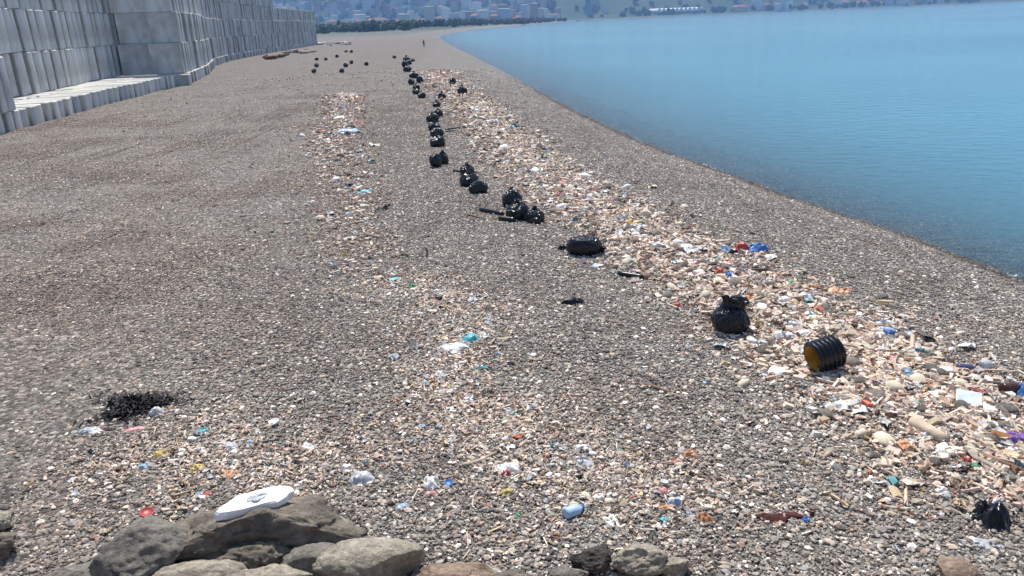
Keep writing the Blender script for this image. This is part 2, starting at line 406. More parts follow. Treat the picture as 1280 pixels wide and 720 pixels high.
# leave out the ground under the wall of blocks
ok &= tp[:, 0] > (-31.5 - 0.12 * np.maximum(tp[:, 1] - 45, 0))
tp = tp[ok]; ti = np.array(ti)[ok]
hz = height(tp[:, 0], tp[:, 1]); e = 0.5
hx = (height(tp[:, 0] + e, tp[:, 1]) - height(tp[:, 0] - e, tp[:, 1])) / (2 * e); hy = (height(tp[:, 0], tp[:, 1] + e) - height(tp[:, 0], tp[:, 1] - e)) / (2 * e)
sink_ = 0.021 * sstep(-2, -8, tp[:, 0] + 0.05 * tp[:, 1]) * (0.9 + 0.9 * fbm(np.column_stack([tp / 4.0, np.zeros(len(tp))]), 77, 2))
hz = hz - np.clip(sink_, 0, 0.03) - 0.04 * sstep(50, 112, tp[:, 1])
pm = bpy.data.meshes.new('gravel'); pm.from_pydata([(a_, b_, c_ + 0.010) for (a_, b_), c_ in zip(tp, hz)], [], [])
ra = pm.attributes.new('turn', 'FLOAT_VECTOR', 'POINT')
rv = []
for k in range(len(tp)):
    nrm = Vector((-hx[k], -hy[k], 1)).normalized()
    qn = Vector((0, 0, 1)).rotation_difference(nrm) @ Euler((0, 0, rnd.randrange(4) * math.pi / 2)).to_quaternion()
    rv += list(qn.to_euler())
ra.data.foreach_set('vector', rv)
ia = pm.attributes.new('pick', 'INT', 'POINT'); ia.data.foreach_set('value', [int(z) for z in ti])
gravel = link('gravel', pm); tag(gravel, 'loose grey and brown pebbles covering the beach', None, None, 'stuff')
ng = bpy.data.node_groups.new('gravel_spread', 'GeometryNodeTree')
ng.interface.new_socket('Geometry', in_out='INPUT', socket_type='NodeSocketGeometry'); ng.interface.new_socket('Geometry', in_out='OUTPUT', socket_type='NodeSocketGeometry')
gi = ng.nodes.new('NodeGroupInput'); go = ng.nodes.new('NodeGroupOutput'); iop = ng.nodes.new('GeometryNodeInstanceOnPoints'); jn = ng.nodes.new('GeometryNodeJoinGeometry')
for t_ in tiles:
    oi = ng.nodes.new('GeometryNodeObjectInfo'); oi.inputs['Object'].default_value = t_; oi.inputs['As Instance'].default_value = True
    ng.links.new(oi.outputs['Geometry'], jn.inputs[0])
na = ng.nodes.new('GeometryNodeInputNamedAttribute'); na.data_type = 'FLOAT_VECTOR'; na.inputs[0].default_value = 'turn'
nb = ng.nodes.new('GeometryNodeInputNamedAttribute'); nb.data_type = 'INT'; nb.inputs[0].default_value = 'pick'
ng.links.new(gi.outputs[0], iop.inputs['Points']); ng.links.new(jn.outputs[0], iop.inputs['Instance']); iop.inputs['Pick Instance'].default_value = True
ng.links.new(nb.outputs[0], iop.inputs['Instance Index']); ng.links.new(na.outputs[0], iop.inputs['Rotation'])
ng.links.new(iop.outputs[0], go.inputs[0])
md = gravel.modifiers.new('spread', 'NODES'); md.node_group = ng

# ================================================================== CONCRETE SLAB WALL
mat_con = mat_concrete()
def slab_mesh(th, dp, ht, seed):
    """slab standing on edge, chamfered edges and a shallow recess in its broad sides"""
    r = random.Random(seed)
    bm = bmesh.new(); bmesh.ops.create_cube(bm, size=1.0)
    for v in bm.verts:
        v.co.x *= th; v.co.y *= dp; v.co.z *= ht
        v.co.x += r.uniform(-0.02, 0.02); v.co.y += r.uniform(-0.03, 0.03)
    side = [f for f in bm.faces if abs(f.normal.x) > 0.9]
    bmesh.ops.bevel(bm, geom=bm.edges[:], offset=0.06, segments=1, affect='EDGES')
    side = [f for f in bm.faces if abs(f.normal.x) > 0.95 and f.calc_area() > 2]
    res = bmesh.ops.inset_individual(bm, faces=side, thickness=0.45, depth=0)
    for f in side:
        bmesh.ops.translate(bm, verts=f.verts[:], vec=-f.normal * 0.07)
    me = bpy.data.meshes.new('concrete_slab'); bm.to_mesh(me); bm.free(); me.materials.append(mat_con); return me
SH, SD = 3.33, 3.4
slabs = [slab_mesh(0.98, SD, SH, k) for k in range(4)]
slabs_w = [slab_mesh(1.14, SD, SH, 10 + k) for k in range(4)]
LEDGE = 1.27
Z0 = [LEDGE - SH / 2 - 0.012] + [LEDGE + (k + 0.5) * 3.345 for k in range(4)]
def walk(pts, pitch, jit=0.12):
    pts = [np.array(p, float) for p in pts]; seg = [np.linalg.norm(b - a) for a, b in zip(pts, pts[1:])]; tot = sum(seg); s = pitch / 2
    while s < tot:
        k, u = 0, s
        while u > seg[k]: u -= seg[k]; k += 1
        d = (pts[k + 1] - pts[k]) / seg[k]; yield pts[k] + d * u, d
        s += pitch * (1 + rnd.uniform(0, jit))
n_slab = 0
def put_slab(p, d, z, shift, label, group, lean, bank, stuff=None, out=0.14):
    global n_slab
    nrm = np.array([-d[1], d[0]])                  # to the left of the walking direction, into the wall
    if nrm[0] > 0: nrm = -nrm
    c = p + nrm * (shift + SD / 2 + rnd.uniform(-out, out))
    yaw = math.atan2(d[1], d[0]) + rnd.gauss(0, 0.055)
    rot = Euler((rnd.gauss(0, 0.006), lean + rnd.gauss(0, 0.012), yaw))
    me_ = bank[rnd.randrange(4)]
    if stuff is not None:
        stuff.append((me_, Matrix.LocRotScale(Vector((c[0], c[1], z)), rot, None))); return
    o = link('concrete_slab', me_, None, (c[0], c[1], z), rot); tag(o, label, 'concrete slab', group); n_slab += 1
bench = [(-30.2, 42.0), (-31.2, 48.6), (-31.7, 51.9), (-33.6, 62.9), (-35.2, 78.9), (-36.6, 91.0)]
benchA = bench[:-1] + [(-37.4, 98.0)]
secB = [(-36.4, 92.6), (-41.5, 113), (-49.5, 138), (-55, 162), (-59.5, 205), (-65.5, 290)]
ORD = ['first', 'second', 'third', 'fourth', 'fifth', 'sixth', 'seventh', 'eighth', 'ninth', 'tenth', 'eleventh', 'twelfth', 'thirteenth', 'fourteenth', 'fifteenth', 'sixteenth', 'seventeenth', 'eighteenth', 'nineteenth']
TENS = {2: ('twentieth', 'twenty'), 3: ('thirtieth', 'thirty'), 4: ('fortieth', 'forty'), 5: ('fiftieth', 'fifty'), 6: ('sixtieth', 'sixty')}
def ordinal(n):
    if n <= 19: return ORD[n - 1]
    t, u = divmod(n, 10); return TENS[t][0] if u == 0 else TENS[t][1] + '-' + ORD[u - 1]
names = {0: 'ground course', 1: 'second course', 2: 'third course', 3: 'fourth course', 4: 'fifth course'}
row = list(walk(bench[1:], 1.2))
for k, (p, d) in enumerate(row):
    put_slab(p, d, Z0[0] + rnd.uniform(-0.02, 0.02), rnd.choice([0, 0, 0.12]) if p[1] < 68 else rnd.choice([0.15, 0.3]), '%s low slab from the end of the sunlit ledge at the wall foot' % ordinal(len(row) - k), 'slabs of the sunlit ledge', 0.0, slabs)
row = [q_ for q_ in walk(bench, 1.26) if q_[0][1] > 50]
for k, (p, d) in enumerate(row):
    put_slab(p, d, Z0[0] + rnd.uniform(-0.02, 0.02), SD + 0.18, '%s slab from the ledge end in the inner row of the sunlit ledge' % ordinal(len(row) - k), 'inner slabs of the sunlit ledge', 0.0, slabs, None, 0.03)
for c in (1, 2, 3):
    row = [q_ for q_ in walk(benchA, 1.14) if q_[0][1] > (46 if c == 1 else 52)]
    for k, (p, d) in enumerate(row):
        sh = 4.9 + 1.7 * sstep(62, 88, p[1])
        if c == 1 and p[1] < 51.5: sh = 0.05
        put_slab(p, d, Z0[c], sh, '%s slab from the broad end faces in the %s behind the sunlit ledge' % (ordinal(len(row) - k), names[c]), '%s of slabs behind the ledge' % names[c], -0.045 if c > 1 else -0.03, slabs, None, 0.2)
far_stuff = []
for c in range(5):
    for k, (p, d) in enumerate(walk(secB if c < 2 else [(-36.55, 93.3)] + secB[1:], 1.3)):
        if c == 4 and p[1] > 222: continue
        far = p[1] > 140
        put_slab(p, d, Z0[c], (0.35 if c == 3 else 0.0) + (0.25 if c == 4 else 0) - (0.25 if c == 0 else 0),
                 '%s slab past the broad end faces in the %s of the farther wall' % (ordinal(k + 1), names[c]) if not far else '',
                 '%s of slabs in the farther wall' % names[c], -0.02, slabs_w, far_stuff if far else None, 0.2)
    if 1 <= c <= 3:                                # end covers, a second row deep
        put_slab(np.array((-36.4, 93.2 + (0.7 if c > 1 else 0))), np.array((-0.24, 0.97)), Z0[c], SD + 0.06 + (0.35 if c == 3 else 0), 'inner broad end face slab above the ledge end in the %s' % names[c], None, 0.0, slabs_w, None, 0.02)
put_slab(np.array((-35.9, 90.9)), np.array((-0.12, 0.99)), Z0[0] - 0.05, -0.5, 'low slab closing the sunlit ledge, standing proud of its neighbours', None, 0.0, slabs_w, None, 0.02)
bm = bmesh.new()
for me_, mx in far_stuff:
    k = len(bm.verts); bm.from_mesh(me_); bm.verts.ensure_lookup_table(); bmesh.ops.transform(bm, matrix=mx, verts=bm.verts[k:])
me = bpy.data.meshes.new('far_slabs'); bm.to_mesh(me); bm.free(); me.materials.append(mat_con)
tag(link('concrete_slab_stack', me), 'far end of the concrete slab wall, slabs too small to count', 'concrete wall', None, 'stuff')

# ================================================================== BOULDERS
mat_r1 = mat_rock('boulder_brown', (0.12, 0.105, 0.088), (0.25, 0.215, 0.175), (0.38, 0.335, 0.275))
mat_r2 = mat_rock('boulder_grey', (0.15, 0.137, 0.122), (0.27, 0.248, 0.218), (0.40, 0.37, 0.325))
mat_r3 = mat_rock('boulder_tan', (0.29, 0.255, 0.2), (0.46, 0.41, 0.33), (0.58, 0.53, 0.44))
mat_r4 = mat_rock('boulder_pinkish', (0.24, 0.17, 0.13), (0.38, 0.28, 0.21), (0.46, 0.36, 0.28))
mat_rd = mat_rock('rock_dark', (0.04, 0.036, 0.033), (0.09, 0.08, 0.07), (0.16, 0.14, 0.12))
def rock_mesh(seed, dims, mat, cuts=9, rough=0.09, sub=5, planes=()):
    r = np.random.default_rng(seed); v, f = ICO[sub]; v = v.copy()
    for _ in range(cuts):
        n = r.normal(size=3); n /= np.linalg.norm(n); d = r.uniform(0.52, 0.86)
        s = v @ n; v = v - n * (np.maximum(s - d, 0) * 0.97)[:, None]
    for n, d in planes:
        n = np.array(n, float); n /= np.linalg.norm(n); s = v @ n; v = v - n * (np.maximum(s - d, 0) * 0.96)[:, None]
    nn = v / np.linalg.norm(v, axis=1)[:, None]
    rdg = 1 - np.abs(fbm(v * 2.3, seed + 21, 4, 0.6))
    v = v + nn * (rough * fbm(v * 1.6, seed, 6, 0.6))[:, None] - nn * (0.55 * rough * np.clip(rdg, 0, 1) ** 4)[:, None] + nn * (0.35 * rough * fbm(v * 9.0, seed + 9, 3, 0.65))[:, None]
    v = v * np.array(dims) / 2 / 0.8
    v[:, 2] -= v[:, 2].min()
    return mesh('boulder', v, f, mat, True)
def boulder(name, box, seed, mat, label, hfac=0.75, dfac=0.9, cuts=9, rough=0.09, sink=0.22, planes=(), yaw=0.0, group=None, sub=5):
    x0, y0, x1, y1 = box; p = gp((x0 + x1) / 2, y1); m = px_m(p)
    w = (x1 - x0) * m; el = math.atan2(CAM_Z - p.z, p.y)
    ext = (y1 - y0) * m * 0.83; dp = min(w * dfac, 0.75 * ext / math.sin(el)); h = max(0.22 * w, (ext - 0.6 * dp * math.sin(el)) / math.cos(el))
    o = link(name, rock_mesh(seed, (w, dp, h / (1 - sink)), mat, cuts, rough, sub, planes), None, (p.x, p.y + dp * 0.42, p.z - sink * h), (0, 0, yaw))
    tag(o, label, 'rock', group); return o
big = boulder('boulder', (196, 606, 446, 718), 21, mat_r1, 'large angular brown boulder with white foam slab on top', 0.86, 0.55, 6, 0.12, 0.1,
              planes=[((0.1, -0.95, 0.22), 0.42), ((0.72, 0, 0.62), 0.60), ((-0.62, 0.05, 0.70), 0.58), ((0.0, 0.5, 0.8), 0.62)])
boulder('boulder', (112, 650, 218, 735), 33, mat_r2, 'rounded grey boulder left of the small stone by the angular boulder', 0.75, 0.8, 8, 0.1)
boulder('boulder', (216, 678, 262, 708), 35, mat_r2, 'small pale grey stone wedged between two big boulders', 0.8, 0.9, 7, 0.08)
boulder('boulder', (282, 672, 356, 722), 37, mat_rd if False else mat_r1, 'knobbly dark brown rock in front of the large angular boulder', 0.8, 0.9, 5, 0.2)
boulder('boulder', (398, 678, 520, 738), 41, mat_r3, 'smooth pale tan boulder right of the flat grey rock', 0.8, 0.85, 6, 0.06)
boulder('boulder', (346, 682, 432, 730), 43, mat_r2, 'flat grey rock between the knobbly rock and the tan boulder', 0.5, 0.9, 9, 0.07)
boulder('boulder', (192, 700, 300, 750), 45, mat_r3, 'low flat pale rock in front of the small wedged stone', 0.55, 0.8, 9, 0.09)
boulder('boulder', (60, 702, 140, 745), 47, mat_r2, 'low grey rock beside the rounded grey boulder', 0.6, 0.9, 8, 0.1)
boulder('boulder', (288, 708, 402, 752), 49, mat_r3, 'pale flat rock under the knobbly dark rock', 0.55, 0.8, 9, 0.1)
boulder('boulder', (-22, 640, 12, 664), 51, mat_r3, 'small brown rock alone on the gravel above another rock', 0.9, 0.9, 7, 0.1)
boulder('boulder', (-24, 668, 13, 702), 53, mat_r1, 'small dark brown rock just below a lone brown rock', 0.9, 0.9, 7, 0.12)
boulder('boulder', (498, 690, 526, 716), 55, mat_rd, 'small dark stone tucked behind the tan boulder', 0.8, 0.9, 6, 0.12)
boulder('boulder', (520, 702, 612, 745), 57, mat_r4, 'low pinkish brown rock beside the tan boulder', 0.6, 0.8, 8, 0.08)
boulder('boulder', (720, 684, 766, 718), 59, mat_rd, 'dark angular rock lying on open gravel next to a tan rock', 0.85, 0.9, 7, 0.12)
boulder('boulder', (772, 684, 832, 722), 61, mat_r3, 'lumpy tan rock next to the dark angular rock', 0.75, 0.9, 7, 0.14)
boulder('boulder', (690, 708, 742, 736), 63, mat_r2, 'flat grey rock in front of the dark angular rock', 0.6, 0.9, 8, 0.09)
boulder('boulder', (828, 700, 862, 724), 65, mat_r3, 'small tan stone beside the lumpy tan rock', 0.7, 0.9, 7, 0.1)
boulder('boulder', (1178, 700, 1226, 742), 67, mat_r4, 'smooth rounded peach coloured stone half sunk in gravel', 0.7, 0.9, 3, 0.04)
boulder('boulder', (612, 712, 668, 742), 69, mat_r1, 'low brown rock at the foot of the rock mound', 0.6, 0.9, 8, 0.1)

# ---- white foam slab lying on the big boulder
def outline_slab(name, pts, th, mat, seed=1, rough=0.008, soft=True):
    """irregular plate: rounded outline extruded, with a softened rim"""
    if soft: pts = catmull([tuple(p) for p in pts] + [tuple(pts[0])], 4)[:-1]
    pts = np.array(pts, float); n = len(pts); r = np.random.default_rng(seed)
    c = pts.mean(0); rings = []
    for z, s in ((0, 0.93), (th * 0.25, 1.0), (th * 0.8, 0.99), (th, 0.92)):
        ring = c + (pts - c) * s; rings.append(np.column_stack([ring + r.normal(0, rough, ring.shape), np.full(n, z) + r.normal(0, rough, n)]))
    top = np.column_stack([c + (pts - c) * 0.5, np.full(n, th * 1.02) + r.normal(0, rough * 1.6, n)])
    bot = np.column_stack([c + (pts - c) * 0.5, np.full(n, 0.0)])
    V = np.vstack([bot] + rings + [top, [[c[0], c[1], 0]], [[c[0], c[1], th]]]); F = []
    for k in range(5):
        for i in range(n):
            j = (i + 1) % n; F.append((k * n + i, k * n + j, (k + 1) * n + j, (k + 1) * n + i))
    for i in range(n):
        j = (i + 1) % n; F.append((6 * n, j, i)); F.append((6 * n + 1, 5 * n + i, 5 * n + j))
    return mesh(name, V, F, mat, False)
mat_foam = plain('white_foam', (0.82, 0.82, 0.80), 0.75, 0.06, 6, 0.4, 0.01, 0.3)
mat_foamd = plain('foam_print', (0.42, 0.45, 0.47), 0.7, 0.2, 20, 0.2)
bpy.context.view_layer.update()
dg = bpy.context.evaluated_depsgraph_get()
def top_of(o, x, y):
    inv = o.matrix_world.inverted(); ok_, loc, nr, fi = o.ray_cast(inv @ Vector((x, y, 20)), (inv.to_3x3() @ Vector((0, 0, -1))).normalized())
    return (o.matrix_world @ loc).z if ok_ else None
def on_rock(o, px, py):
    inv = o.matrix_world.inverted(); d = Vector(ray(px, py))
    ok_, loc, nr, fi = o.ray_cast(inv @ Vector((0, 0, CAM_Z)), (inv.to_3x3() @ d).normalized())
    return o.matrix_world @ loc if ok_ else None
hit = on_rock(big, 318, 634) or Vector((big.location.x, big.location.y, 0.8))
zs = max([top_of(big, hit.x + dx, hit.y + dy) or 0 for dx in (-0.3, 0, 0.3) for dy in (0.0, 0.15)])
m_ = px_m(hit)
sl = outline_slab('foam_slab', [(-0.47, -0.12), (-0.42, -0.16), (-0.30, -0.18), (-0.1, -0.165), (0.14, -0.13), (0.30, -0.11), (0.40, -0.05), (0.43, 0.02), (0.475, 0.05), (0.45, 0.12), (0.38, 0.17), (0.2, 0.185), (0.0, 0.18), (-0.12, 0.15), (-0.24, 0.14), (-0.33, 0.06), (-0.40, 0.0), (-0.45, -0.07)], 0.10, mat_foam, 3, 0.005, False)
foam = link('foam_slab', sl, None, (hit.x - 0.02, hit.y + 0.1, zs - 0.06), (0.03, -0.09, 0.12), (0.9, 1.0, 1)); tag(foam, 'white boat shaped polystyrene slab lying on the large angular boulder', 'foam slab')
stain = outline_slab('smudge', [(-0.10, -0.05), (0.02, -0.07), (0.12, 0.0), (0.08, 0.07), (-0.05, 0.05), (-0.12, 0.02)], 0.004, mat_foamd, 4, 0.004)
link('smudge', stain, foam, (0.03, 0.02, 0.103))

# ================================================================== RUBBISH BAGS
mat_b = mat_bag()
def bag_mesh(seed, kind):
    v, f = ICO[4]; v = v.copy(); r = np.random.default_rng(seed)
    th = np.arctan2(v[:, 1], v[:, 0]); z = v[:, 2]
    rho = np.sqrt(v[:, 0] ** 2 + v[:, 1] ** 2)
    if kind == 'upright':
        prof = np.where(z > 0, (1 - np.clip(z, 0, 1) ** 2.2) ** 0.62, (1 - np.abs(z) ** 3.2) ** 0.5) 
        prof = prof * (1 - 0.16 * sstep(0.25, 0.95, z))
        s = np.where(rho > 1e-6, prof / np.maximum(rho, 1e-6), 0)
        w = v * np.stack([s, s, np.ones_like(s)], 1)
        w[:, 2] = np.where(z > 0, z * 1.12, z * 0.86)
    else:
        w = v * np.array([1.28, 0.95, 0.86]); w[:, 2] = np.where(w[:, 2] < -0.55, -0.55 + (w[:, 2] + 0.55) * 0.25, w[:, 2])
    nn = v
    big_ = fbm(v * 1.5 + seed, seed, 3); cre = 1 - np.abs(fbm(v * 3.1 + seed * 3, seed + 5, 3)) * 1.4
    pleat = np.sin(th * r.integers(9, 14) + 3 * vnoise(v * 2, seed)) * sstep(0.1, 0.85, z) * (kind == 'upright')
    w = w + nn * (0.10 * big_ - 0.07 * np.clip(cre, 0, 1) ** 3 + 0.015 * fbm(v * 6, seed + 2, 2) + 0.05 * pleat)[:, None]
    w[:, 2] = np.maximum(w[:, 2], -0.84)
    w[:, 2] -= w[:, 2].min(); 
    return w
def neck_mesh(seed, mat, prof=None):
    """gathered neck above the tie with two flaring ears"""
    r = np.random.default_rng(seed); n = 26; V, F = [], []
    prof = prof or [(-0.12, 0.5), (0.0, 0.34), (0.06, 0.27), (0.11, 0.33), (0.18, 0.46), (0.24, 0.54), (0.25, 0.42), (0.16, 0.08)]
    ph = r.uniform(0, 6)
    for k, (z, rad_) in enumerate(prof):
        for i in range(n):
            a_ = 2 * math.pi * i / n
            wv = 1 + (0.2 * math.sin(a_ * 6 + ph) + 0.15 * math.sin(a_ * 9 + 1)) * min(k, 5) / 6 + 0.2 * max(0, k - 2) / 4 * math.cos(2 * a_ + ph)
            zz = z + (0.09 * math.sin(a_ * 5 + ph * 2) + 0.12 * math.cos(2 * a_ + ph)) * max(0, k - 2) / 4 + r.normal(0, 0.01)
            V.append((rad_ * wv * math.cos(a_), rad_ * wv * 0.75 * math.sin(a_), zz))
    for k in range(len(prof) - 1):
        for i in range(n):
            j = (i + 1) % n; F.append((k * n + i, k * n + j, (k + 1) * n + j, (k + 1) * n + i))
    c = len(V); V.append((0, 0, 0.12)); b = (len(prof) - 1) * n
    for k in range(2):
        pass
    return mesh('tied_neck', V, F, mat, True)
bagU = []
for s_ in range(5):
    w = bag_mesh(100 + s_, 'upright'); bagU.append((mesh('rubbish_bag', w, ICO[4][1], mat_b, True), w.max(0) - w.min(0), w[:, 2].max()))
bagL = []
for s_ in range(3):
    w = bag_mesh(200 + s_, 'lying'); bagL.append((mesh('rubbish_bag', w, ICO[4][1], mat_b, True), w.max(0) - w.min(0), w[:, 2].max()))
necks = [neck_mesh(k, mat_b) for k in range(3)]
collar = neck_mesh(7, mat_b, [(-0.2, 0.66), (-0.02, 0.56), (0.1, 0.54), (0.2, 0.6), (0.3, 0.7), (0.36, 0.62), (0.26, 0.3), (0.22, 0.05)])
def bag(cx, base, wpx, hpx, label, kind='U', var=None, yaw=None, group=None, neck=True, tilt=(0, 0), dz=0.0, ns=0.56, hs=1.08):
    p = gp(cx, base); m = px_m(p); el = math.atan2(CAM_Z - p.z, p.y)
    W = wpx * m * 1.1; Hh = max(0.28, (hpx * m - 0.55 * W * math.sin(el)) / math.cos(el)) if hpx else W * 0.8
    W = max(W, 0.42)
    if wpx < 9: neck = False
    bank = bagU if kind == 'U' else bagL
    me_, ext, top = bank[rnd.randrange(len(bank)) if var is None else var]
    nh = 0.8 if (kind == 'U' and neck) else 1.0
    sx = W / ext[0] if kind == 'U' else W / ext[0]
    sz = hs * Hh * nh / ext[2]; sz = min(max(sz, 0.72 * sx), 1.35 * sx)
    o = link('rubbish_bag', me_, None, (p.x, p.y + W * 0.33, p.z - 0.02 + dz), (tilt[0], tilt[1], rnd.uniform(0, 6.28) if yaw is None else yaw), (sx, sx * 0.95, sz))
    tag(o, label, 'rubbish bag', group)
    if neck:
        if kind == 'U': link('tied_neck', collar if ns > 1 else necks[rnd.randrange(3)], o, (0, 0, top - (0.06 * ns if ns < 1 else 0.14)), (0, 0.1 if ns > 1 else rnd.uniform(-.3, .3), -0.75 if ns > 1 else rnd.uniform(0, 6)), (0.95 * ns, (0.66 if ns > 1 else 0.95) * ns, 0.95 * min(ns, 1.15) * sx / sz))
        else: link('tied_neck', necks[rnd.randrange(3)], o, (ext[0] * 0.46, 0, 0.5), (0, 1.7, 0), (0.7, 0.7, 0.8))
    return o
bag(915, 421, 46, 54, 'upright black rubbish bag with gathered top beside the ribbed pipe', 'U', 0, 0.5, tilt=(0.0, 0.2), ns=1.2, hs=1.05)
bag(732, 322, 42, 30, 'fat black rubbish bag lying alone between the bag cluster and a black tube', 'L', 0, -0.25)
G1 = 'bags heaped behind the black foam tubes'
bag(640, 260, 24, 30, 'tall black rubbish bag standing at the back of the heap behind the foam tubes', 'U', 1)
bag(648, 276, 30, 26, 'black rubbish bag in the middle of the heap behind the foam tubes', 'U', 2)
bag(669, 279, 24, 22, 'black rubbish bag at the water side of the heap behind the foam tubes', 'U', 3)
bag(584, 220, 19, 15, 'small black bag at the back of the trio beyond the foam tubes', 'U', 4)
bag(586, 234, 25, 20, 'black rubbish bag in the middle of the trio beyond the foam tubes', 'U', 0)
bag(598, 243, 24, 18, 'squat black rubbish bag at the front of the trio beyond the foam tubes', 'L', 1, 0.3, None, False)
L2 = 'black rubbish bag in the close row leading up the beach from the round bag'; G2 = 'row of bags up the beach'
bag(544.5, 210, 20, 20, 'round black rubbish bag ending the close row, nearest the trio', 'L', 2, 1.2, None, False)
bag(554, 206, 13, 21, 'tall narrow black bag standing against the round bag ending the row', 'U', 1)
for k, a_ in enumerate([(547, 184, 19, 14), (546, 172, 16, 11), (543, 164, 15, 12), (540.5, 153, 15, 11), (548, 147, 12, 13), (545.5, 134, 10, 10), (552.5, 125, 10, 12)]):
    bag(*a_, '%s black bag beyond the tall narrow bag in the close row' % ordinal(k + 1), group=G2, neck=(a_[2] != 16))
L3 = 'small black rubbish bag in the winding far row on the open beach'; G3 = 'winding far row of bags'
for k, a_ in enumerate([(527, 123, 10, 10), (520, 118, 10, 9), (520.5, 112, 9, 9), (514, 106, 8, 8), (524.5, 104, 8, 9), (517, 98, 11, 10), (509, 90, 10, 8), (506, 84, 8, 8), (511, 81, 7, 6), (508, 77, 9, 7), (516, 77, 5, 4)]):
    bag(*a_, '%s small black bag along the winding far row, counting from the close row' % ordinal(k + 1), group=G3)
bag(566, 107, 8, 10, 'smaller of two black bags standing apart on the water side', 'U', 2)
bag(578, 119, 12, 14, 'larger of two black bags standing apart on the water side', 'U', 3)
L4 = 'tiny black rubbish bag left on the far inner beach towards the slab wall'; G4 = 'bags left on the far inner beach'
for a_ in [(392, 91, 6, 5.5), (395.6, 84, 5.5, 5.2), (395.5, 75.5, 4.6, 4), (407, 75.5, 4.6, 4), (421, 72, 4.6, 4), (427, 91, 6, 5.5), (432, 84, 6, 5.5), (439, 80, 5, 4.8), (432.6, 65.5, 3.8, 3.2), (439, 66, 4, 3.6), (458, 82, 5, 4.8), (493, 73, 4.6, 4)]:
    bag(*a_, L4, group=G4)

# ================================================================== NOTABLE LITTER
def lathe(name, prof, n, mat, closed=False, wob=0.0, seed=0):
    """surface of revolution about X"""
    r = random.Random(seed); V, F = [], []
    for (x, rad_) in prof:
        for i in range(n):
            a_ = 2 * math.pi * i / n; rr = rad_ * (1 + wob * math.sin(2 * a_ + seed) )
            V.append((x, rr * math.cos(a_), rr * math.sin(a_)))
    for k in range(len(prof) - 1):
        for i in range(n):
            j = (i + 1) % n; F.append((k * n + i, (k + 1) * n + i, (k + 1) * n + j, k * n + j))
    return mesh(name, V, F, mat, True)
mat_pipe = plain('black_pipe', (0.006, 0.0065, 0.008), 0.3, 0.3, 8, 0.15, 0.01, 0.34)
mat_ylw = plain('yellow_pipe_lining', (0.46, 0.27, 0.03), 0.6, 0.3, 6, 0.2)
# ribbed pipe section: black corrugated outside, yellow inside
rp, L_ = 0.25, 0.46; prof = [(0, rp * 0.84), (0, rp * 0.91)]
for k in range(6):
    x0 = k * L_ / 6
    prof += [(x0 + 0.008, rp * 0.91), (x0 + 0.02, rp * 1.08), (x0 + 0.046, rp * 1.08), (x0 + 0.058, rp * 0.91)]
prof += [(L_, rp * 0.91), (L_, rp * 0.84)]
p = gp(1034, 470)
pipe = link('pipe_section', lathe('pipe_section', prof, 48, mat_pipe), None, (p.x - 0.2, p.y + 0.16, p.z + 0.24), (0, -0.2, 0.22))
tag(pipe, 'short black ribbed pipe section with yellow inside lying in the litter band', 'pipe')
link('lining', lathe('lining', [(0.004, rp * 0.835), (L_ * 0.5, rp * 0.82), (L_ - 0.004, rp * 0.835)], 48, mat_ylw), pipe)
cap = lathe('end_wall', [(L_ - 0.006, rp * 0.835), (L_ - 0.01, rp * 0.4), (L_ - 0.01, 0.005)], 48, mat_ylw); link('end_wall', cap, pipe)

def tube_between(name, a, b, r0, r1, mat, label, cat, seed=0, wob=0.12, nseg=9, nr=10, cap_=True, group=None, bend=0.03):
    """uneven log, stick or foam tube from a to b"""
    a = Vector(a); b = Vector(b); d = b - a; L = d.length; r = random.Random(seed); V, F = [], []
    for k in range(nseg + 1):
        t = k / nseg; rad_ = r0 + (r1 - r0) * t
        if cap_ and k in (0, nseg): rad_ *= 0.72
        oy, oz = bend * L * math.sin(t * 3.1 + seed), bend * 0.4 * L * math.sin(t * 4 + seed * 2)
        for i in range(nr):
            an = 2 * math.pi * i / nr; rr = rad_ * (1 + wob * math.sin(3 * an + seed + t * 4) * 0.6 + r.uniform(-wob, wob) * 0.6)
            V.append((t * L, oy + rr * math.cos(an), oz + rr * math.sin(an)))
    for k in range(nseg):
        for i in range(nr):
            j = (i + 1) % nr; F.append((k * nr + i, (k + 1) * nr + i, (k + 1) * nr + j, k * nr + j))
    F.append(tuple(range(nr))); F.append(tuple(nseg * nr + i for i in reversed(range(nr))))
    o = link(name, mesh(name, V, F, mat, True), None, a, d.to_track_quat('X', 'Z').to_euler()); tag(o, label, cat, group); return o
def tube_px(name, pa, pb, rad_, mat, label, cat, seed=0, r1=None, lift=None, **kw):
    la = rad_ * 0.8 if lift is None else lift
    return tube_between(name, gp(*pa, la), gp(*pb, la), rad_, rad_ if r1 is None else r1, mat, label, cat, seed, **kw)
mat_wood_p = plain('bleached_driftwood', (0.46, 0.37, 0.27), 0.85, 0.3, 5, 0.6, 0.02)
mat_wood_b = plain('brown_driftwood', (0.17, 0.105, 0.065), 0.85, 0.35, 5, 0.6, 0.02)
mat_wood_g = plain('grey_driftwood', (0.30, 0.25, 0.20), 0.85, 0.3, 5, 0.6, 0.02)
tube_px('foam_tube', (600, 264), (629, 270), 0.075, mat_pipe, 'black foam tube lying farthest from the water beside the bag heap', 'tube', 1, bend=0.0, wob=0.04)
tube_px('foam_tube', (624, 276), (644, 278), 0.085, mat_pipe, 'short black foam tube between two others in front of the bag heap', 'tube', 2, bend=0.0, wob=0.04)
tube_px('foam_tube', (653, 275), (674, 281), 0.11, mat_pipe, 'thick black foam roll against the water side bag of the heap', 'tube', 3, bend=0.0, wob=0.05)
tube_px('driftwood_stick', (582, 268), (652, 284), 0.025, mat_wood_b, 'long thin brown stick lying in front of the foam tubes', 'stick', 4)
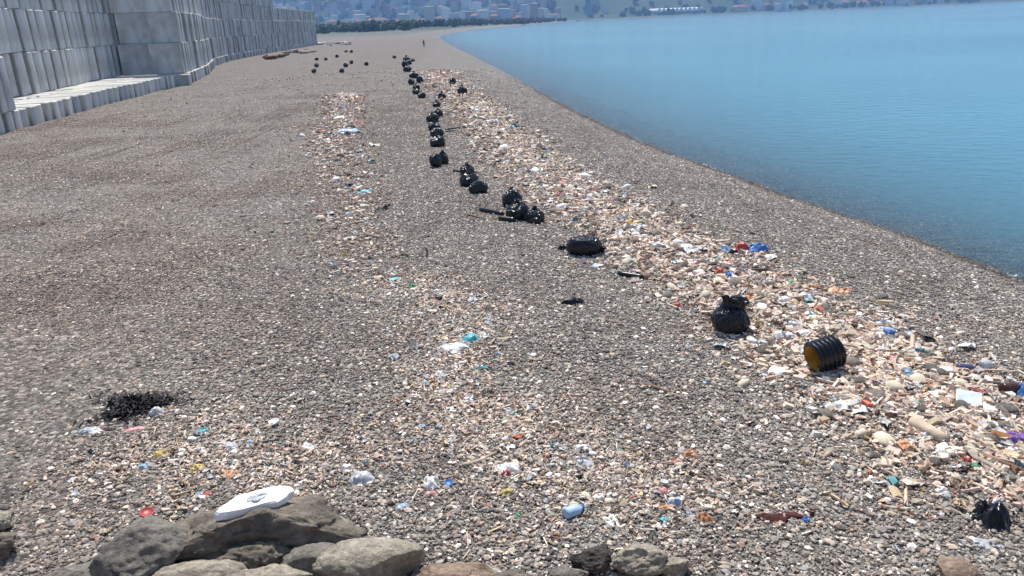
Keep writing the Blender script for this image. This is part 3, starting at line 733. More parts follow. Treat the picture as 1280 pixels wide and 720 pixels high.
tube_px('foam_tube', (773, 344), (804, 350), 0.065, mat_pipe, 'black foam tube lying alone on the gravel below the fat lying bag', 'tube', 5, bend=0.01, wob=0.05)
tube_px('driftwood_pole', (842, 367), (938, 369), 0.022, mat_wood_p, 'long pale pole lying across the litter behind the upright bag', 'pole', 6)
tube_px('foam_tube', (557, 163), (575, 161), 0.06, mat_pipe, 'thin black tube lying behind the litter beside the row of bags', 'tube', 7, bend=0.0)
tube_px('foam_tube', (557, 165.5), (566, 165), 0.06, mat_pipe, 'shorter black tube just in front of the thin black tube', 'tube', 8, bend=0.0)
tube_px('foam_tube', (567, 215), (577, 216.5), 0.06, mat_pipe, 'short black tube poking out from the trio of bags', 'tube', 9, bend=0.0)
tube_px('driftwood_log', (1140, 532), (1182, 556), 0.095, mat_wood_p, 'thick pale tan log piece at the edge of the litter band', 'log', 10, r1=0.075, wob=0.1)
tube_px('driftwood_branch', (1206, 563), (1282, 596), 0.055, mat_wood_b, 'long brown branch running through the litter below the pale log', 'branch', 11, r1=0.035)
tube_px('driftwood_branch', (1192, 557), (1240, 562), 0.04, mat_wood_g, 'grey brown branch crossing the end of the long brown branch', 'branch', 12)
tube_px('driftwood_branch', (1216, 575), (1290, 618), 0.04, mat_wood_g, 'grey branch running alongside the long brown branch', 'branch', 13)
tube_px('wooden_stake', (1139, 446), (1141, 418), 0.05, mat_wood_p, 'pale squared wooden stake pointing to the water in the litter', 'stake', 14, nr=4, wob=0.03, bend=0.0)
tube_px('driftwood_stick', (1098, 634), (1134, 638), 0.02, mat_wood_p, 'thin white stick on bare gravel beside the black torn bag', 'stick', 15)
tube_px('driftwood_stick', (1020, 568), (1052, 580), 0.015, mat_wood_p, 'thin pale twig on bare gravel above the maroon rag', 'stick', 16)
tube_px('driftwood_stick', (576, 582), (622, 570), 0.03, mat_wood_p, 'pale bent stick on gravel near the small blue cap', 'stick', 17, bend=0.08)
tube_px('driftwood_stick', (810, 482), (838, 494), 0.03, mat_wood_b, 'dark brown stick on gravel in front of the upright bag', 'stick', 18)
tube_px('driftwood_stick', (510, 465), (540, 452), 0.022, mat_wood_g, 'grey twig by the turquoise bag scraps', 'stick', 19)
tube_px('driftwood_stick', (1075, 592), (1085, 606), 0.02, mat_wood_b, 'short dark twig on gravel left of the branches', 'stick', 20)
tube_px('driftwood_stick', (778, 249), (797, 251), 0.04, mat_wood_b, 'dark stick lying on clean gravel towards the water', 'stick', 21)
tube_px('driftwood_stick', (790, 291), (815, 297), 0.035, mat_wood_b, 'dark stick in the litter beyond the fat lying bag', 'stick', 22)

def rag_mesh(seed, w, d, h, mat, n=16, film=False):
    """crumpled sheet: folded grid with torn outline"""
    r = np.random.default_rng(seed); u, v = np.meshgrid(np.linspace(-1, 1, n), np.linspace(-1, 1, n))
    p_ = np.stack([u, v, np.full_like(u, seed * 1.7)], -1)
    rr = 1 + 0.35 * vnoise(np.stack([np.arctan2(v, u) * 1.3, np.zeros_like(u), np.full_like(u, seed)], -1), seed)
    su = u * np.sqrt(1 - 0.45 * v * v) * rr; sv = v * np.sqrt(1 - 0.45 * u * u) * rr
    z = 0.5 + 0.5 * (1 - 2 * np.abs(fbm(p_ * 1.3, seed, 3))); edge = np.maximum(np.abs(u), np.abs(v)); z = z * (1 - 0.85 * edge ** 3)
    x = su + 0.16 * fbm(p_ * 2.2, seed + 3, 2); y = sv + 0.16 * fbm(p_ * 2.2, seed + 4, 2)
    V = np.stack([x * w / 2, y * d / 2, np.maximum(z, 0.02) * h], -1).reshape(-1, 3); F = []
    for i in range(n - 1):
        for j in range(n - 1): F.append((i * n + j, i * n + j + 1, (i + 1) * n + j + 1, (i + 1) * n + j))
    return mesh('rag', V, F, mat, True)
def rag(name, px, py, wpx, dm, h, mat, label, cat, seed, yaw=0.0, tilt=0.0):
    p = gp(px, py); m = px_m(p)
    o = link(name, rag_mesh(seed, wpx * m, dm, h, mat), None, (p.x, p.y, p.z - 0.004), (tilt, 0, yaw)); return tag(o, label, cat)
def P(name, c, **k): return plain(name, c, k.pop('rough', 0.45), k.pop('var', 0.2), k.pop('scale', 8), 0.3, 0.01, 0.4, **k)
cw, cb, cr = P('white_plastic', (0.72, 0.72, 0.70)), P('blue_plastic', (0.05, 0.15, 0.40)), P('red_plastic', (0.42, 0.06, 0.05))
ct, cg, cy = P('turquoise_plastic', (0.06, 0.36, 0.42)), P('green_plastic', (0.05, 0.30, 0.12)), P('yellow_plastic', (0.55, 0.42, 0.12))
co, cp, cbl = P('orange_plastic', (0.5, 0.24, 0.12)), P('pink_plastic', (0.62, 0.30, 0.28)), P('pale_blue_plastic', (0.32, 0.46, 0.62))
cm_, cpu, cgy = P('maroon_cloth', (0.085, 0.022, 0.022), rough=0.9), P('purple_cloth', (0.2, 0.11, 0.42), rough=0.8), P('clear_grey_film', (0.42, 0.44, 0.45), rough=0.25)
rag('black_rag', 717, 380, 32, 0.2, 0.14, mat_b, 'crumpled black plastic rag lying alone in front of the black tube', 'plastic rag', 1, 0.1)
rag('black_scrap', 703, 312, 10, 0.2, 0.16, mat_b, 'little black plastic lump beside the fat lying bag', 'plastic rag', 2)
rag('torn_bag', 1236, 648, 44, 0.42, 0.24, mat_b, 'torn black plastic bag heaped on gravel with a white scrap beside it', 'plastic bag', 3, 0.2)
rag('white_scrap', 1247, 638, 14, 0.14, 0.2, cw, 'white plastic scrap stuck on the torn black bag', 'plastic scrap', 4)
rag('plastic_film', 1230, 680, 50, 0.22, 0.04, cgy, 'flat clear film lying on gravel below the torn black bag', 'plastic film', 5, -0.3)
rag('maroon_rag', 968, 648, 62, 0.15, 0.07, cm_, 'long dark maroon rag stretched on the gravel', 'rag', 6, 0.0)
rag('blue_scrap', 1007, 651, 11, 0.12, 0.06, cb, 'blue plastic scrap at the end of the maroon rag', 'plastic scrap', 7)
rag('blue_cloth', 947, 314, 24, 0.34, 0.24, cb, 'crumpled blue cloth on the water side of the litter band', 'cloth', 8)
rag('red_cloth', 926, 313, 18, 0.3, 0.22, cr, 'crumpled red cloth beside the crumpled blue cloth', 'cloth', 9)
rag('black_scrap', 917, 318, 14, 0.26, 0.14, mat_b, 'black plastic scrap between the red cloth and a white sheet', 'plastic rag', 10)
rag('white_sheet', 962, 322, 22, 0.3, 0.08, cw, 'flat white plastic sheet below the crumpled blue cloth', 'plastic sheet', 11)
rag('red_scrap', 900, 341, 13, 0.22, 0.14, cr, 'red plastic scrap beside a blue scrap in mid litter band', 'plastic scrap', 12)
rag('blue_scrap', 912, 347, 13, 0.24, 0.14, cb, 'blue plastic scrap beside a red scrap in mid litter band', 'plastic scrap', 13)
rag('blue_scrap', 928, 341, 12, 0.2, 0.1, cbl, 'pale blue scrap next to the blue and red scraps', 'plastic scrap', 14)
rag('green_scrap', 993, 354, 24, 0.2, 0.1, cg, 'green plastic strip in the litter below the blue cloth', 'plastic scrap', 15)
rag('rust_scrap', 1050, 366, 24, 0.3, 0.14, co, 'rust orange crumpled piece at the water edge of the litter', 'scrap', 16)
rag('orange_scrap', 1012, 360, 22, 0.2, 0.1, co, 'orange plastic strip beside the green strip', 'plastic scrap', 17)
rag('turquoise_bag', 588, 424, 22, 0.34, 0.13, ct, 'turquoise plastic bag crumpled among pale litter', 'plastic bag', 18)
rag('white_bag', 566, 436, 34, 0.4, 0.1, cw, 'white plastic bag torn flat below the turquoise bag', 'plastic bag', 19)
rag('turquoise_net', 455, 241, 18, 0.4, 0.12, ct, 'turquoise net scrap in the thin litter line', 'net', 20)
rag('blue_bag', 434, 165, 26, 0.9, 0.2, cbl, 'pale blue plastic bag in the thin litter line', 'plastic bag', 21)
rag('white_bag', 425, 148, 20, 1.0, 0.18, cw, 'white plastic heap just beyond the pale blue bag', 'plastic bag', 22)
rag('green_net', 494, 350, 26, 0.3, 0.06, ct, 'faded green net strip flat on the gravel', 'net', 23)
rag('clear_bag', 452, 600, 26, 0.26, 0.12, cgy, 'clear crumpled bag on gravel right of the boulders', 'plastic bag', 24)
rag('white_bag', 538, 606, 22, 0.24, 0.12, cw, 'white crumpled bag with a pink scrap at its edge', 'plastic bag', 25)
rag('pink_scrap', 539, 618, 16, 0.1, 0.05, cp, 'pink scrap at the edge of the white crumpled bag', 'plastic scrap', 26)
rag('blue_scrap', 503, 634, 18, 0.12, 0.05, cbl, 'pale blue torn scrap alone near the tan boulder', 'plastic scrap', 27)
rag('white_bag', 636, 588, 30, 0.24, 0.12, cw, 'white crumpled bag beside a red scrap near the bent stick', 'plastic bag', 28)
rag('red_scrap', 632, 594, 14, 0.12, 0.1, cr, 'red scrap against the white bag near the bent stick', 'plastic scrap', 29)
rag('orange_scrap', 634, 616, 18, 0.12, 0.06, cy, 'amber yellow scrap in front of the white bag and red scrap', 'plastic scrap', 30)
rag('orange_scrap', 862, 570, 16, 0.16, 0.1, co, 'orange scrap pair on bare gravel, the one by the brown stick', 'plastic scrap', 31)
rag('orange_scrap', 844, 580, 14, 0.14, 0.08, cp, 'salmon scrap beside the orange scrap on bare gravel', 'plastic scrap', 32)
rag('orange_scrap', 881, 650, 16, 0.14, 0.1, co, 'bright orange scrap on gravel right of the pale blue rag', 'plastic scrap', 33)
rag('blue_rag', 844, 630, 20, 0.14, 0.09, cbl, 'pale blue rag beside a pink lid on gravel', 'rag', 34)
rag('pink_scrap', 829, 617, 15, 0.14, 0.09, cp, 'pink crumpled scrap just behind the pale blue rag', 'plastic scrap', 35)
rag('brown_scrap', 832, 636, 26, 0.12, 0.05, co, 'rusty flat scrap in front of the pale blue rag', 'scrap', 36)
rag('white_scrap', 764, 652, 18, 0.2, 0.06, cw, 'white square scrap beside the round blue bottle', 'plastic scrap', 37, 0.4)
rag('white_scrap', 750, 622, 16, 0.14, 0.06, cw, 'white torn scrap behind the white square scrap', 'plastic scrap', 38)
rag('clear_bag', 726, 580, 26, 0.22, 0.1, cgy, 'clear crumpled film on gravel behind the round blue bottle', 'plastic bag', 39)
rag('white_scrap', 727, 562, 24, 0.14, 0.07, cw, 'white ribbon like scrap behind the clear crumpled film', 'plastic scrap', 40)
rag('red_scrap', 258, 619, 14, 0.11, 0.05, cr, 'red scrap on gravel just behind the foam slab', 'plastic scrap', 41)
rag('yellow_bag', 200, 570, 16, 0.17, 0.09, cy, 'yellow plastic wrapper below the black seaweed', 'wrapper', 42)
rag('yellow_bag', 246, 586, 20, 0.16, 0.07, cy, 'orange yellow wrapper among pale scraps behind the foam slab', 'wrapper', 43)
rag('orange_scrap', 286, 594, 18, 0.2, 0.06, co, 'flat orange scrap on gravel behind the foam slab tip', 'plastic scrap', 44)
rag('pink_scrap', 170, 538, 26, 0.13, 0.05, cp, 'pink red cloth strip at the edge of the black seaweed', 'cloth', 45)
rag('white_scrap', 197, 517, 15, 0.16, 0.12, cw, 'white plastic tuft on the right edge of black seaweed', 'plastic scrap', 46)
rag('white_scrap', 172, 500, 11, 0.12, 0.09, cw, 'white plastic lump in the middle of the black seaweed', 'plastic scrap', 47)
rag('blue_rag', 180, 584, 14, 0.14, 0.06, cbl, 'grey blue rag left of the yellow wrappers', 'rag', 48)
rag('clear_bag', 112, 540, 30, 0.2, 0.07, cgy, 'clear white film on gravel left of a pale stone', 'plastic bag', 49)
rag('clear_bag', 290, 560, 20, 0.2, 0.07, cgy, 'clear film on gravel behind the white chips', 'plastic bag', 50)
rag('purple_cloth', 1270, 552, 32, 0.22, 0.14, cpu, 'purple and white striped cloth in the litter beside a rusty plank', 'cloth', 51)
rag('blue_bag', 1276, 494, 20, 0.3, 0.2, cb, 'bright blue plastic bag next to the dark brown bottle', 'plastic bag', 52)
rag('blue_scrap', 1112, 418, 22, 0.2, 0.1, cb, 'deep blue scrap in the litter near the wooden stake', 'plastic scrap', 53)
rag('blue_scrap', 1004, 392, 16, 0.18, 0.08, ct, 'light turquoise scrap in the litter right of the upright bag', 'plastic scrap', 54)
rag('green_scrap', 1154, 516, 12, 0.1, 0.06, cg, 'bright green scrap in the litter beside the pale log', 'plastic scrap', 55)
rag('green_scrap', 1220, 584, 12, 0.1, 0.06, cg, 'green scrap against the long brown branch', 'plastic scrap', 56)
rag('red_scrap', 1207, 577, 16, 0.12, 0.08, cr, 'red scrap left of the green scrap by the branch', 'plastic scrap', 57)
rag('blue_film', 746, 333, 14, 0.3, 0.06, cbl, 'pale blue film on gravel below the fat lying bag', 'plastic film', 58)
rag('blue_scrap', 777, 276, 12, 0.3, 0.14, cb, 'blue wrapper in the litter beyond the fat lying bag', 'wrapper', 59)
rag('blue_scrap', 823, 309, 22, 0.3, 0.12, cbl, 'pale blue wrapper in the thick of the litter band', 'wrapper', 60)
rag('teal_scrap', 690, 558, 11, 0.1, 0.05, ct, 'teal scrap on gravel behind the clear film', 'plastic scrap', 61)
rag('teal_scrap', 633, 527, 10, 0.1, 0.06, ct, 'small teal lump on gravel behind the white bag', 'plastic scrap', 62)
rag('dark_rag', 1130, 494, 22, 0.16, 0.08, cm_, 'dark red brown rag in the litter below the stake', 'rag', 63)
# flat board
p = gp(1212, 508); m_ = px_m(p)
bd = link('panel', outline_slab('panel', [(-0.19, -0.15), (0.15, -0.17), (0.22, 0.13), (-0.11, 0.17)], 0.03, P('pale_panel', (0.56, 0.63, 0.70), rough=0.5), 8, 0.003, False), None, (p.x, p.y + 0.08, p.z + 0.09), (0.22, 0.05, -0.25)); tag(bd, 'flat pale blue white panel lying on the litter band', 'panel')
p = gp(1255, 551); bd = link('plank', outline_slab('plank', [(-0.17, -0.04), (0.16, -0.05), (0.18, 0.04), (-0.15, 0.05)], 0.03, P('rust_wood', (0.3, 0.12, 0.04), rough=0.8), 9, 0.003, False), None, (p.x, p.y, p.z + 0.06), (0.2, 0.1, -0.5)); tag(bd, 'rusty orange plank beside the purple striped cloth', 'plank')
# bottles
def bottle(px, py, L, rad_, yaw, body, capm, label, wob=0.06):
    p = gp(px, py)
    prof = [(0.0, 0.004), (0.0, rad_ * 0.8), (L * 0.04, rad_), (L * 0.2, rad_), (L * 0.24, rad_ * 0.93), (L * 0.28, rad_), (L * 0.6, rad_), (L * 0.74, rad_ * 0.8), (L * 0.86, rad_ * 0.42), (L * 0.92, rad_ * 0.36), (L * 0.92, 0.004)]
    o = link('plastic_bottle', lathe('plastic_bottle', prof, 16, body, wob=wob, seed=px), None, (p.x, p.y, p.z + rad_ * 0.85), (0, 0.05, yaw)); tag(o, label, 'bottle')
    link('cap', lathe('cap', [(L * 0.915, 0.003), (L * 0.915, rad_ * 0.45), (L, rad_ * 0.45), (L, 0.003)], 12, capm), o); return o
bottle(706, 648, 0.26, 0.075, 0.5, cbl, cb, 'squat pale blue plastic bottle on gravel beside white scraps')
bottle(1252, 492, 0.36, 0.09, 0.25, P('brown_bottle', (0.06, 0.025, 0.015), rough=0.25), cm_, 'dark brown bottle lying in the litter beside the blue bag')
bottle(1196, 462, 0.3, 0.06, -0.1, P('dark_blue_bottle', (0.07, 0.08, 0.16), rough=0.25), cb, 'dark blue bottle lying above the pale panel')
bottle(1225, 462, 0.26, 0.08, 0.3, cgy, cw, 'clear plastic bottle next to the dark blue bottle')
bottle(1072, 400, 0.3, 0.06, 1.0, cw, cr, 'white plastic bottle in the litter beyond the ribbed pipe')
bottle(985, 408, 0.28, 0.06, -0.5, cgy, cb, 'clear bottle with blue cap right of the upright bag')
bottle(1100, 415, 0.28, 0.06, -0.4, cbl, cw, 'pale blue bottle beside the deep blue scrap')
bottle(868, 345, 0.32, 0.07, 0.5, cw, cb, 'white bottle with blue cap behind the long pale pole')
def lid(px, py, rad_, mat, label, tilt=0.25):
    p = gp(px, py); prof = [(0.0, 0.004), (0.0, rad_ * 0.92), (0.012, rad_), (0.03, rad_), (0.034, rad_ * 0.9), (0.022, rad_ * 0.82), (0.022, 0.004)]
    o = link('plastic_disc', lathe('plastic_disc', prof, 20, mat), None, (p.x, p.y, p.z + 0.012), (0, -math.pi / 2 + tilt, rnd.uniform(0, 6))); tag(o, label, 'lid')
lid(184, 643, 0.085, cr, 'round red lid on gravel left of the foam slab')
lid(561, 606, 0.06, cb, 'small round blue cap on gravel near the bent stick')
lid(830, 605, 0.05, cw, 'small white lid just behind the pink crumpled scrap')
lid(342, 530, 0.09, cw, 'round white lid on open gravel beyond the white chips')
# seaweed heap
sv_, sf_ = [], []
n = 1500; base = gp(168, 512); mm = px_m(base)
ang_ = rng.uniform(0, 2 * np.pi, n); rr_ = np.abs(rng.normal(0, 0.5, n)) ** 0.85 * (1 + 0.35 * np.sin(3 * ang_ + .6) + 0.3 * np.sin(5 * ang_ + 1))
ps = np.stack([base.x + np.cos(ang_) * rr_ * 0.56, base.y + 0.1 + np.sin(ang_) * rr_ * 0.44, np.zeros(n)], 1)
ps[:, 2] = height(ps[:, 0], ps[:, 1]) + 0.02 + np.maximum(0, 1 - rr_) * 0.10 * rng.uniform(0.2, 1, n)
strip = np.array([(-1, -.12, 0), (-.35, -.2, .1), (.3, -.16, -.05), (1, -.05, .12), (1, .08, .12), (.3, .18, -.05), (-.35, .16, .1), (-1, .14, 0)]); sfc = np.array([(0, 1, 6, 7), (1, 2, 5, 6), (2, 3, 4, 5)])
v, f = pieces(strip, sfc, ps, rots(n, 0.6), rng.uniform(0.03, 0.11, (n, 1)) * np.array([[1, 1.1, 0.7]]), 0.15)
me = fast_mesh('seaweed', v, f, plain('black_seaweed', (0.012, 0.008, 0.007), 0.75, 0.6, 14, 0.3))
tag(link('seaweed_heap', me), 'heap of black dried seaweed on the gravel behind the boulders', 'seaweed', None, None)

# ================================================================== SCATTERED LITTER, countable pieces
CHIP_V = np.array([(-1, -.5, -.4), (1, -.38, -.4), (.85, .5, -.4), (-.8, .42, -.4), (-.9, -.42, .4), (.8, -.36, .5), (.9, .38, .4), (-.95, .36, .3)]); CHIP_F = np.array([(0, 3, 2, 1), (4, 5, 6, 7), (0, 1, 5, 4), (1, 2, 6, 5), (2, 3, 7, 6), (3, 0, 4, 7)])
ROUND_V = np.array([(-.62, -.62, -.45), (.62, -.55, -.4), (.6, .6, -.45), (-.55, .6, -.4), (-.5, -.5, .5), (.5, -.45, .55), (.48, .5, .45), (-.45, .5, .5)]) * np.array([1.25, 1.0, .85])
STICK_V = CHIP_V * np.array([1, .22, .25])
def sheet_base(seed):
    r = np.random.default_rng(seed); n_ = 5; u, v_ = np.meshgrid(np.linspace(-1, 1, n_), np.linspace(-1, 1, n_)); rr = np.sqrt(np.maximum(1e-6, 1 - 0.45 * np.minimum(u * u, v_ * v_)))
    V = np.stack([u * rr + r.normal(0, .12, u.shape), v_ * rr * .8 + r.normal(0, .12, u.shape), r.uniform(0, .65, u.shape)], -1).reshape(-1, 3)
    F = [(i * n_ + j, i * n_ + j + 1, (i + 1) * n_ + j + 1, (i + 1) * n_ + j) for i in range(n_ - 1) for j in range(n_ - 1)]
    return V, np.array(F)
def along(line, n, hw, bias=None):
    seg = np.linalg.norm(np.diff(line, axis=0), axis=1)
    w = seg if bias is None else seg * bias; w = w / w.sum()
    k = rng.choice(len(seg), n, p=w); t = rng.uniform(0, 1, n)
    p_ = line[k] * (1 - t)[:, None] + line[k + 1] * t[:, None]; d = (line[k + 1] - line[k]) / seg[k][:, None]
    o_ = rng.normal(0, hw, n); return p_ + np.stack([-d[:, 1], d[:, 0]], 1) * o_[:, None] + rng.normal(0, 0.1, (n, 2))
lib = {}
def var_mesh(kind, k):
    key = (kind, k)
    if key in lib: return lib[key]
    r = np.random.default_rng(hash3(np.array([[k, len(kind), 3]]), 5)[0].__abs__().__mul__(1e6).astype(int) + k)
    if kind == 'plastic_scrap': V, F = sheet_base(k + 50)
    elif kind == 'driftwood_chip': V, F = CHIP_V * np.array([1, .8, .5]) * (1 + .25 * r.uniform(-1, 1, CHIP_V.shape)), CHIP_F
    elif kind == 'driftwood_stick': V, F = STICK_V * (1 + .2 * r.uniform(-1, 1, CHIP_V.shape)), CHIP_F
    elif kind == 'foam_lump': 
        V, F = ICO[2]; V = V * np.array([1, .75, .6]) * (1 + .22 * fbm(V * 1.7, k + 70, 3))[:, None]
    else:
        V, F = ICO[2]; V = V * np.array([1, .78, .55]); 
        for _ in range(6):
            n_ = r.normal(size=3); n_ /= np.linalg.norm(n_); s = V @ n_; V = V - n_ * (np.maximum(s - .55, 0) * .8)[:, None]
    lib[key] = mesh(kind, V, F, cw, kind in ('foam_lump', 'pale_stone')); return lib[key]
mst = {'pale': mat_rock('pale_stone', (0.30, 0.26, 0.21), (0.42, 0.375, 0.315), (0.56, 0.51, 0.45)), 'pinkish': mat_rock('pink_stone', (0.32, 0.22, 0.18), (0.44, 0.33, 0.27), (0.54, 0.43, 0.37)), 'grey': mat_r2}
pal = {'plastic_scrap': [('white', cw, 10), ('clear grey', cgy, 6), ('cream', P('cream_plastic', (0.58, 0.5, 0.38)), 9), ('pale blue', cbl, 1.8), ('blue', cb, .6), ('turquoise', ct, .7), ('red', cr, .7), ('pink', cp, 2), ('orange', co, .9), ('yellow', cy, .7), ('green', cg, .4), ('black', mat_b, 1.4)],
       'driftwood_chip': [('pale', mat_wood_p, 6), ('brown', mat_wood_b, 2), ('grey', mat_wood_g, 3)],
       'driftwood_stick': [('pale', mat_wood_p, 4), ('brown', mat_wood_b, 3), ('grey', mat_wood_g, 2)],
       'foam_lump': [('white', mat_foam, 4), ('cream', P('cream_foam', (0.6, 0.52, 0.39), rough=0.85), 4)],
       'pale_stone': [('pale', mst['pale'], 4), ('pinkish', mst['pinkish'], 2), ('grey', mst['grey'], 3)]}
phr = {'plastic_scrap': 'crumpled plastic scrap', 'driftwood_chip': 'chip of driftwood', 'driftwood_stick': 'short stick of driftwood', 'foam_lump': 'lump of foam', 'pale_stone': 'beach stone'}
cats = {'plastic_scrap': 'plastic scrap', 'driftwood_chip': 'wood chip', 'driftwood_stick': 'stick', 'foam_lump': 'foam lump', 'pale_stone': 'stone'}
LM = [(1037, 460, 'by the ribbed pipe section'), (917, 415, 'by the upright bag with gathered top'), (1212, 505, 'by the pale blue white panel'), (1140, 435, 'by the squared wooden stake'), (947, 312, 'by the crumpled blue cloth'), (890, 368, 'by the long pale pole'), (731, 318, 'beyond the fat lying bag'), (1160, 545, 'by the thick pale log'), (1245, 580, 'by the long brown branch'), (1257, 490, 'by the dark brown bottle'), (1050, 364, 'by the rust orange crumpled piece'), (906, 342, 'by the red and blue scraps'), (823, 307, 'by the pale blue wrapper'), (777, 275, 'by the blue wrapper'), (985, 406, 'by the clear bottle with blue cap'), (665, 270, 'level with the heap of bags'), (598, 240, 'level with the trio of bags'), (550, 190, 'level with the round bag of the row'), (545, 145, 'level with the close row of bags'), (578, 117, 'near the two bags standing apart'),
      (434, 163, 'by the pale blue bag of the thin line'), (455, 240, 'by the turquoise net scrap'), (450, 310, 'at the near end of the thin litter line'), (494, 350, 'by the faded green net'), (588, 420, 'by the turquoise bag'), (566, 436, 'by the white bag torn flat'), (525, 460, 'by the grey twig'), (636, 588, 'by the white bag and red scrap'), (690, 557, 'by the teal scrap'), (726, 578, 'by the clear crumpled film'), (712, 645, 'by the squat blue bottle'), (764, 650, 'by the white square scrap'), (844, 628, 'by the pale blue rag'), (862, 570, 'by the orange scrap pair'), (633, 526, 'by the small teal lump'), (168, 510, 'by the black seaweed heap'), (200, 570, 'by the yellow wrapper'), (286, 592, 'by the flat orange scrap'), (342, 530, 'by the round white lid'), (452, 598, 'by the clear bag right of the boulders')]
LMP = np.array([tuple(gp(a_, b_))[:2] for a_, b_, _ in LM])
def near_mark(x, y, where):
    d = np.hypot(LMP[:, 0] - x, LMP[:, 1] - y); k = int(d.argmin())
    return LM[k][2] if d[k] < 0.6 + 0.12 * y else where
def scatter(line, n, hw, where, kinds, smin, smax, ymax=60, bias=None):
    pts = along(line, n, hw, bias); s = shore_dist(pts[:, 0], pts[:, 1]); hh = height(pts[:, 0], pts[:, 1])
    ks = list(kinds); kw_ = [kinds[k] for k in ks]
    for (x, y), sdv, z in zip(pts, s, hh):
        if sdv < 1.5 or y < 6.6 or y > ymax: continue
        k = rnd.choices(ks, kw_)[0]; cn, mt, _ = rnd.choices(pal[k], [q_[2] for q_ in pal[k]])[0]
        size = rnd.uniform(smin, smax) * (0.5 if k != 'driftwood_stick' else 0.85) * rnd.choice([0.8, 1, 1.3]) * (0.75 + y / 55)
        o = link(k, var_mesh(k, rnd.randrange(5)), None, (x, y, z + size * (0.12 if k != 'pale_stone' else 0.2)), (rnd.gauss(0, .25), rnd.gauss(0, .25), rnd.uniform(0, 6.28)), (size, size * rnd.uniform(.75, 1.1), size * rnd.uniform(.7, 1.1)))
        mat_of(o, mt); lb = '%s%s %s %s' % ('small ' if size < smin * .55 else 'large ' if size > smax * .55 else '', cn, phr[k], near_mark(x, y, where)); tag(o, lb, cats[k], lb)
mixed = {'plastic_scrap': 2.4, 'driftwood_chip': 3.6, 'driftwood_stick': 1.3, 'foam_lump': 2.2, 'pale_stone': 3.4}
scatter(BAND, 980, 0.85, 'in the thick litter band along the water side', mixed, 0.15, 0.33, 60, np.array([.3, .3, .5, .6, .7, .9, 1.2, 1.6, 2.2, 2.6, 2.6, 2.2]))
light = {'plastic_scrap': 3.6, 'driftwood_chip': 2, 'driftwood_stick': 1, 'foam_lump': 1.3, 'pale_stone': 1.5}
scatter(LEFT, 110, 0.7, 'in the thin litter line up the inner beach', light, 0.16, 0.34, 75)
scatter(MID, 130, 0.4, 'in the litter around the turquoise bag', light, 0.10, 0.20)
scatter(FRONT, 130, 0.55, 'in the sparse litter around the squat blue bottle', light, 0.07, 0.14)
scatter(FLEFT, 90, 0.45, 'in the sparse litter behind the boulders and foam slab', light, 0.07, 0.14)

# ---- the uncountable small litter and wrack
def litter_stuff(name, specs, label):
    Vs, Fs, Cs, off = [], [], [], 0
    cols = np.array([(.60, .52, .43), (.53, .43, .35), (.40, .30, .23), (.70, .63, .55), (.58, .46, .39), (.74, .71, .66), (.22, .145, .10), (.44, .385, .33), (.52, .42, .28), (.62, .50, .44), (.12, .09, .075), (.33, .43, .55), (.48, .15, .1), (.14, .32, .36), (.6, .45, .18)])
    cols = cols * np.array([1.08, 1.01, .945])
    cwt = np.array([15, 15, 10, 13, 10, 9, 7, 10, 6, 9, 6, .9, .7, .6, .8])
    for pts, smin, smax in specs:
        s = shore_dist(pts[:, 0], pts[:, 1]); pts = pts[(s > 1.4) & (pts[:, 1] > 6.2)]
        hh = height(pts[:, 0], pts[:, 1])
        kind = rng.choice(4, len(pts), p=[.30, .17, .13, .40])
        for k, (bv, bf) in enumerate([(CHIP_V, CHIP_F), (STICK_V, CHIP_F), sheet_base(9), (CHIP_V * np.array([.8, 1.2, 1.2]), CHIP_F) if False else (ICO[1][0] * np.array([.75, .6, .5]), ICO[1][1])]):
            sel = kind == k; n_ = int(sel.sum())
            if not n_: continue
            size = np.exp(rng.uniform(np.log(smin), np.log(smax), n_)) * (0.8 + pts[sel, 1] / 45) * (1.7 if k == 1 else 1) * 0.5
            pp = np.column_stack([pts[sel], hh[sel] + size * 0.25 + rng.uniform(0, 0.02, n_)])
            v_, f_ = pieces(bv, bf, pp, rots(n_, 0.4), size[:, None] * rng.uniform(.5, 1.25, (n_, 3)), 0.4 if k != 3 else 0.28)
            c_ = cols[rng.choice(len(cols), n_, p=cwt / cwt.sum())] * rng.uniform(.75, 1.2, (n_, 1))
            if k == 2: c_ = np.where(rng.uniform(size=(n_, 1)) < .4, np.array([[.6, .58, .54]]) * rng.uniform(.7, 1.1, (n_, 1)), c_)
            Vs.append(v_); Fs.append((f_ if f_.shape[1] == 3 else np.vstack([f_[:, [0, 1, 2]], f_[:, [0, 2, 3]]])) + off); Cs.append(np.repeat(c_, len(bv), 0)); off += len(v_)
    me_ = fast_mesh(name, np.vstack(Vs), np.vstack(Fs), mat_vcol(name + '_mix', 0.8, False)); set_col(me_, 'tone', np.clip(np.vstack(Cs), 0, .9))
    tag(link(name, me_), label, None, None, 'stuff')
def clumpy(p_):
    return p_[fbm(np.column_stack([p_ / 0.9, np.zeros(len(p_))]), 140, 3) > rng.uniform(-1.9, 0.5, len(p_))]
nb_ = np.array([.4, .4, .5, .6, .8, 1.1, 1.6, 2.2, 2.8, 3.2, 3.2, 2.8])
litter_stuff('wrack_litter', [(clumpy(along(BAND, 40000, 0.85, nb_)), .045, .2), (clumpy(along(BAND, 18000, 1.35, nb_)), .03, .11), (along(BAND, 2500, 2.6), .03, .08)], 'mass of wood chips, shells and plastic bits in the litter band')
bgx = np.stack([rng.uniform(-14, 12, 9000), 6.3 + 26 * rng.uniform(0, 1, 9000) ** 1.4], 1)
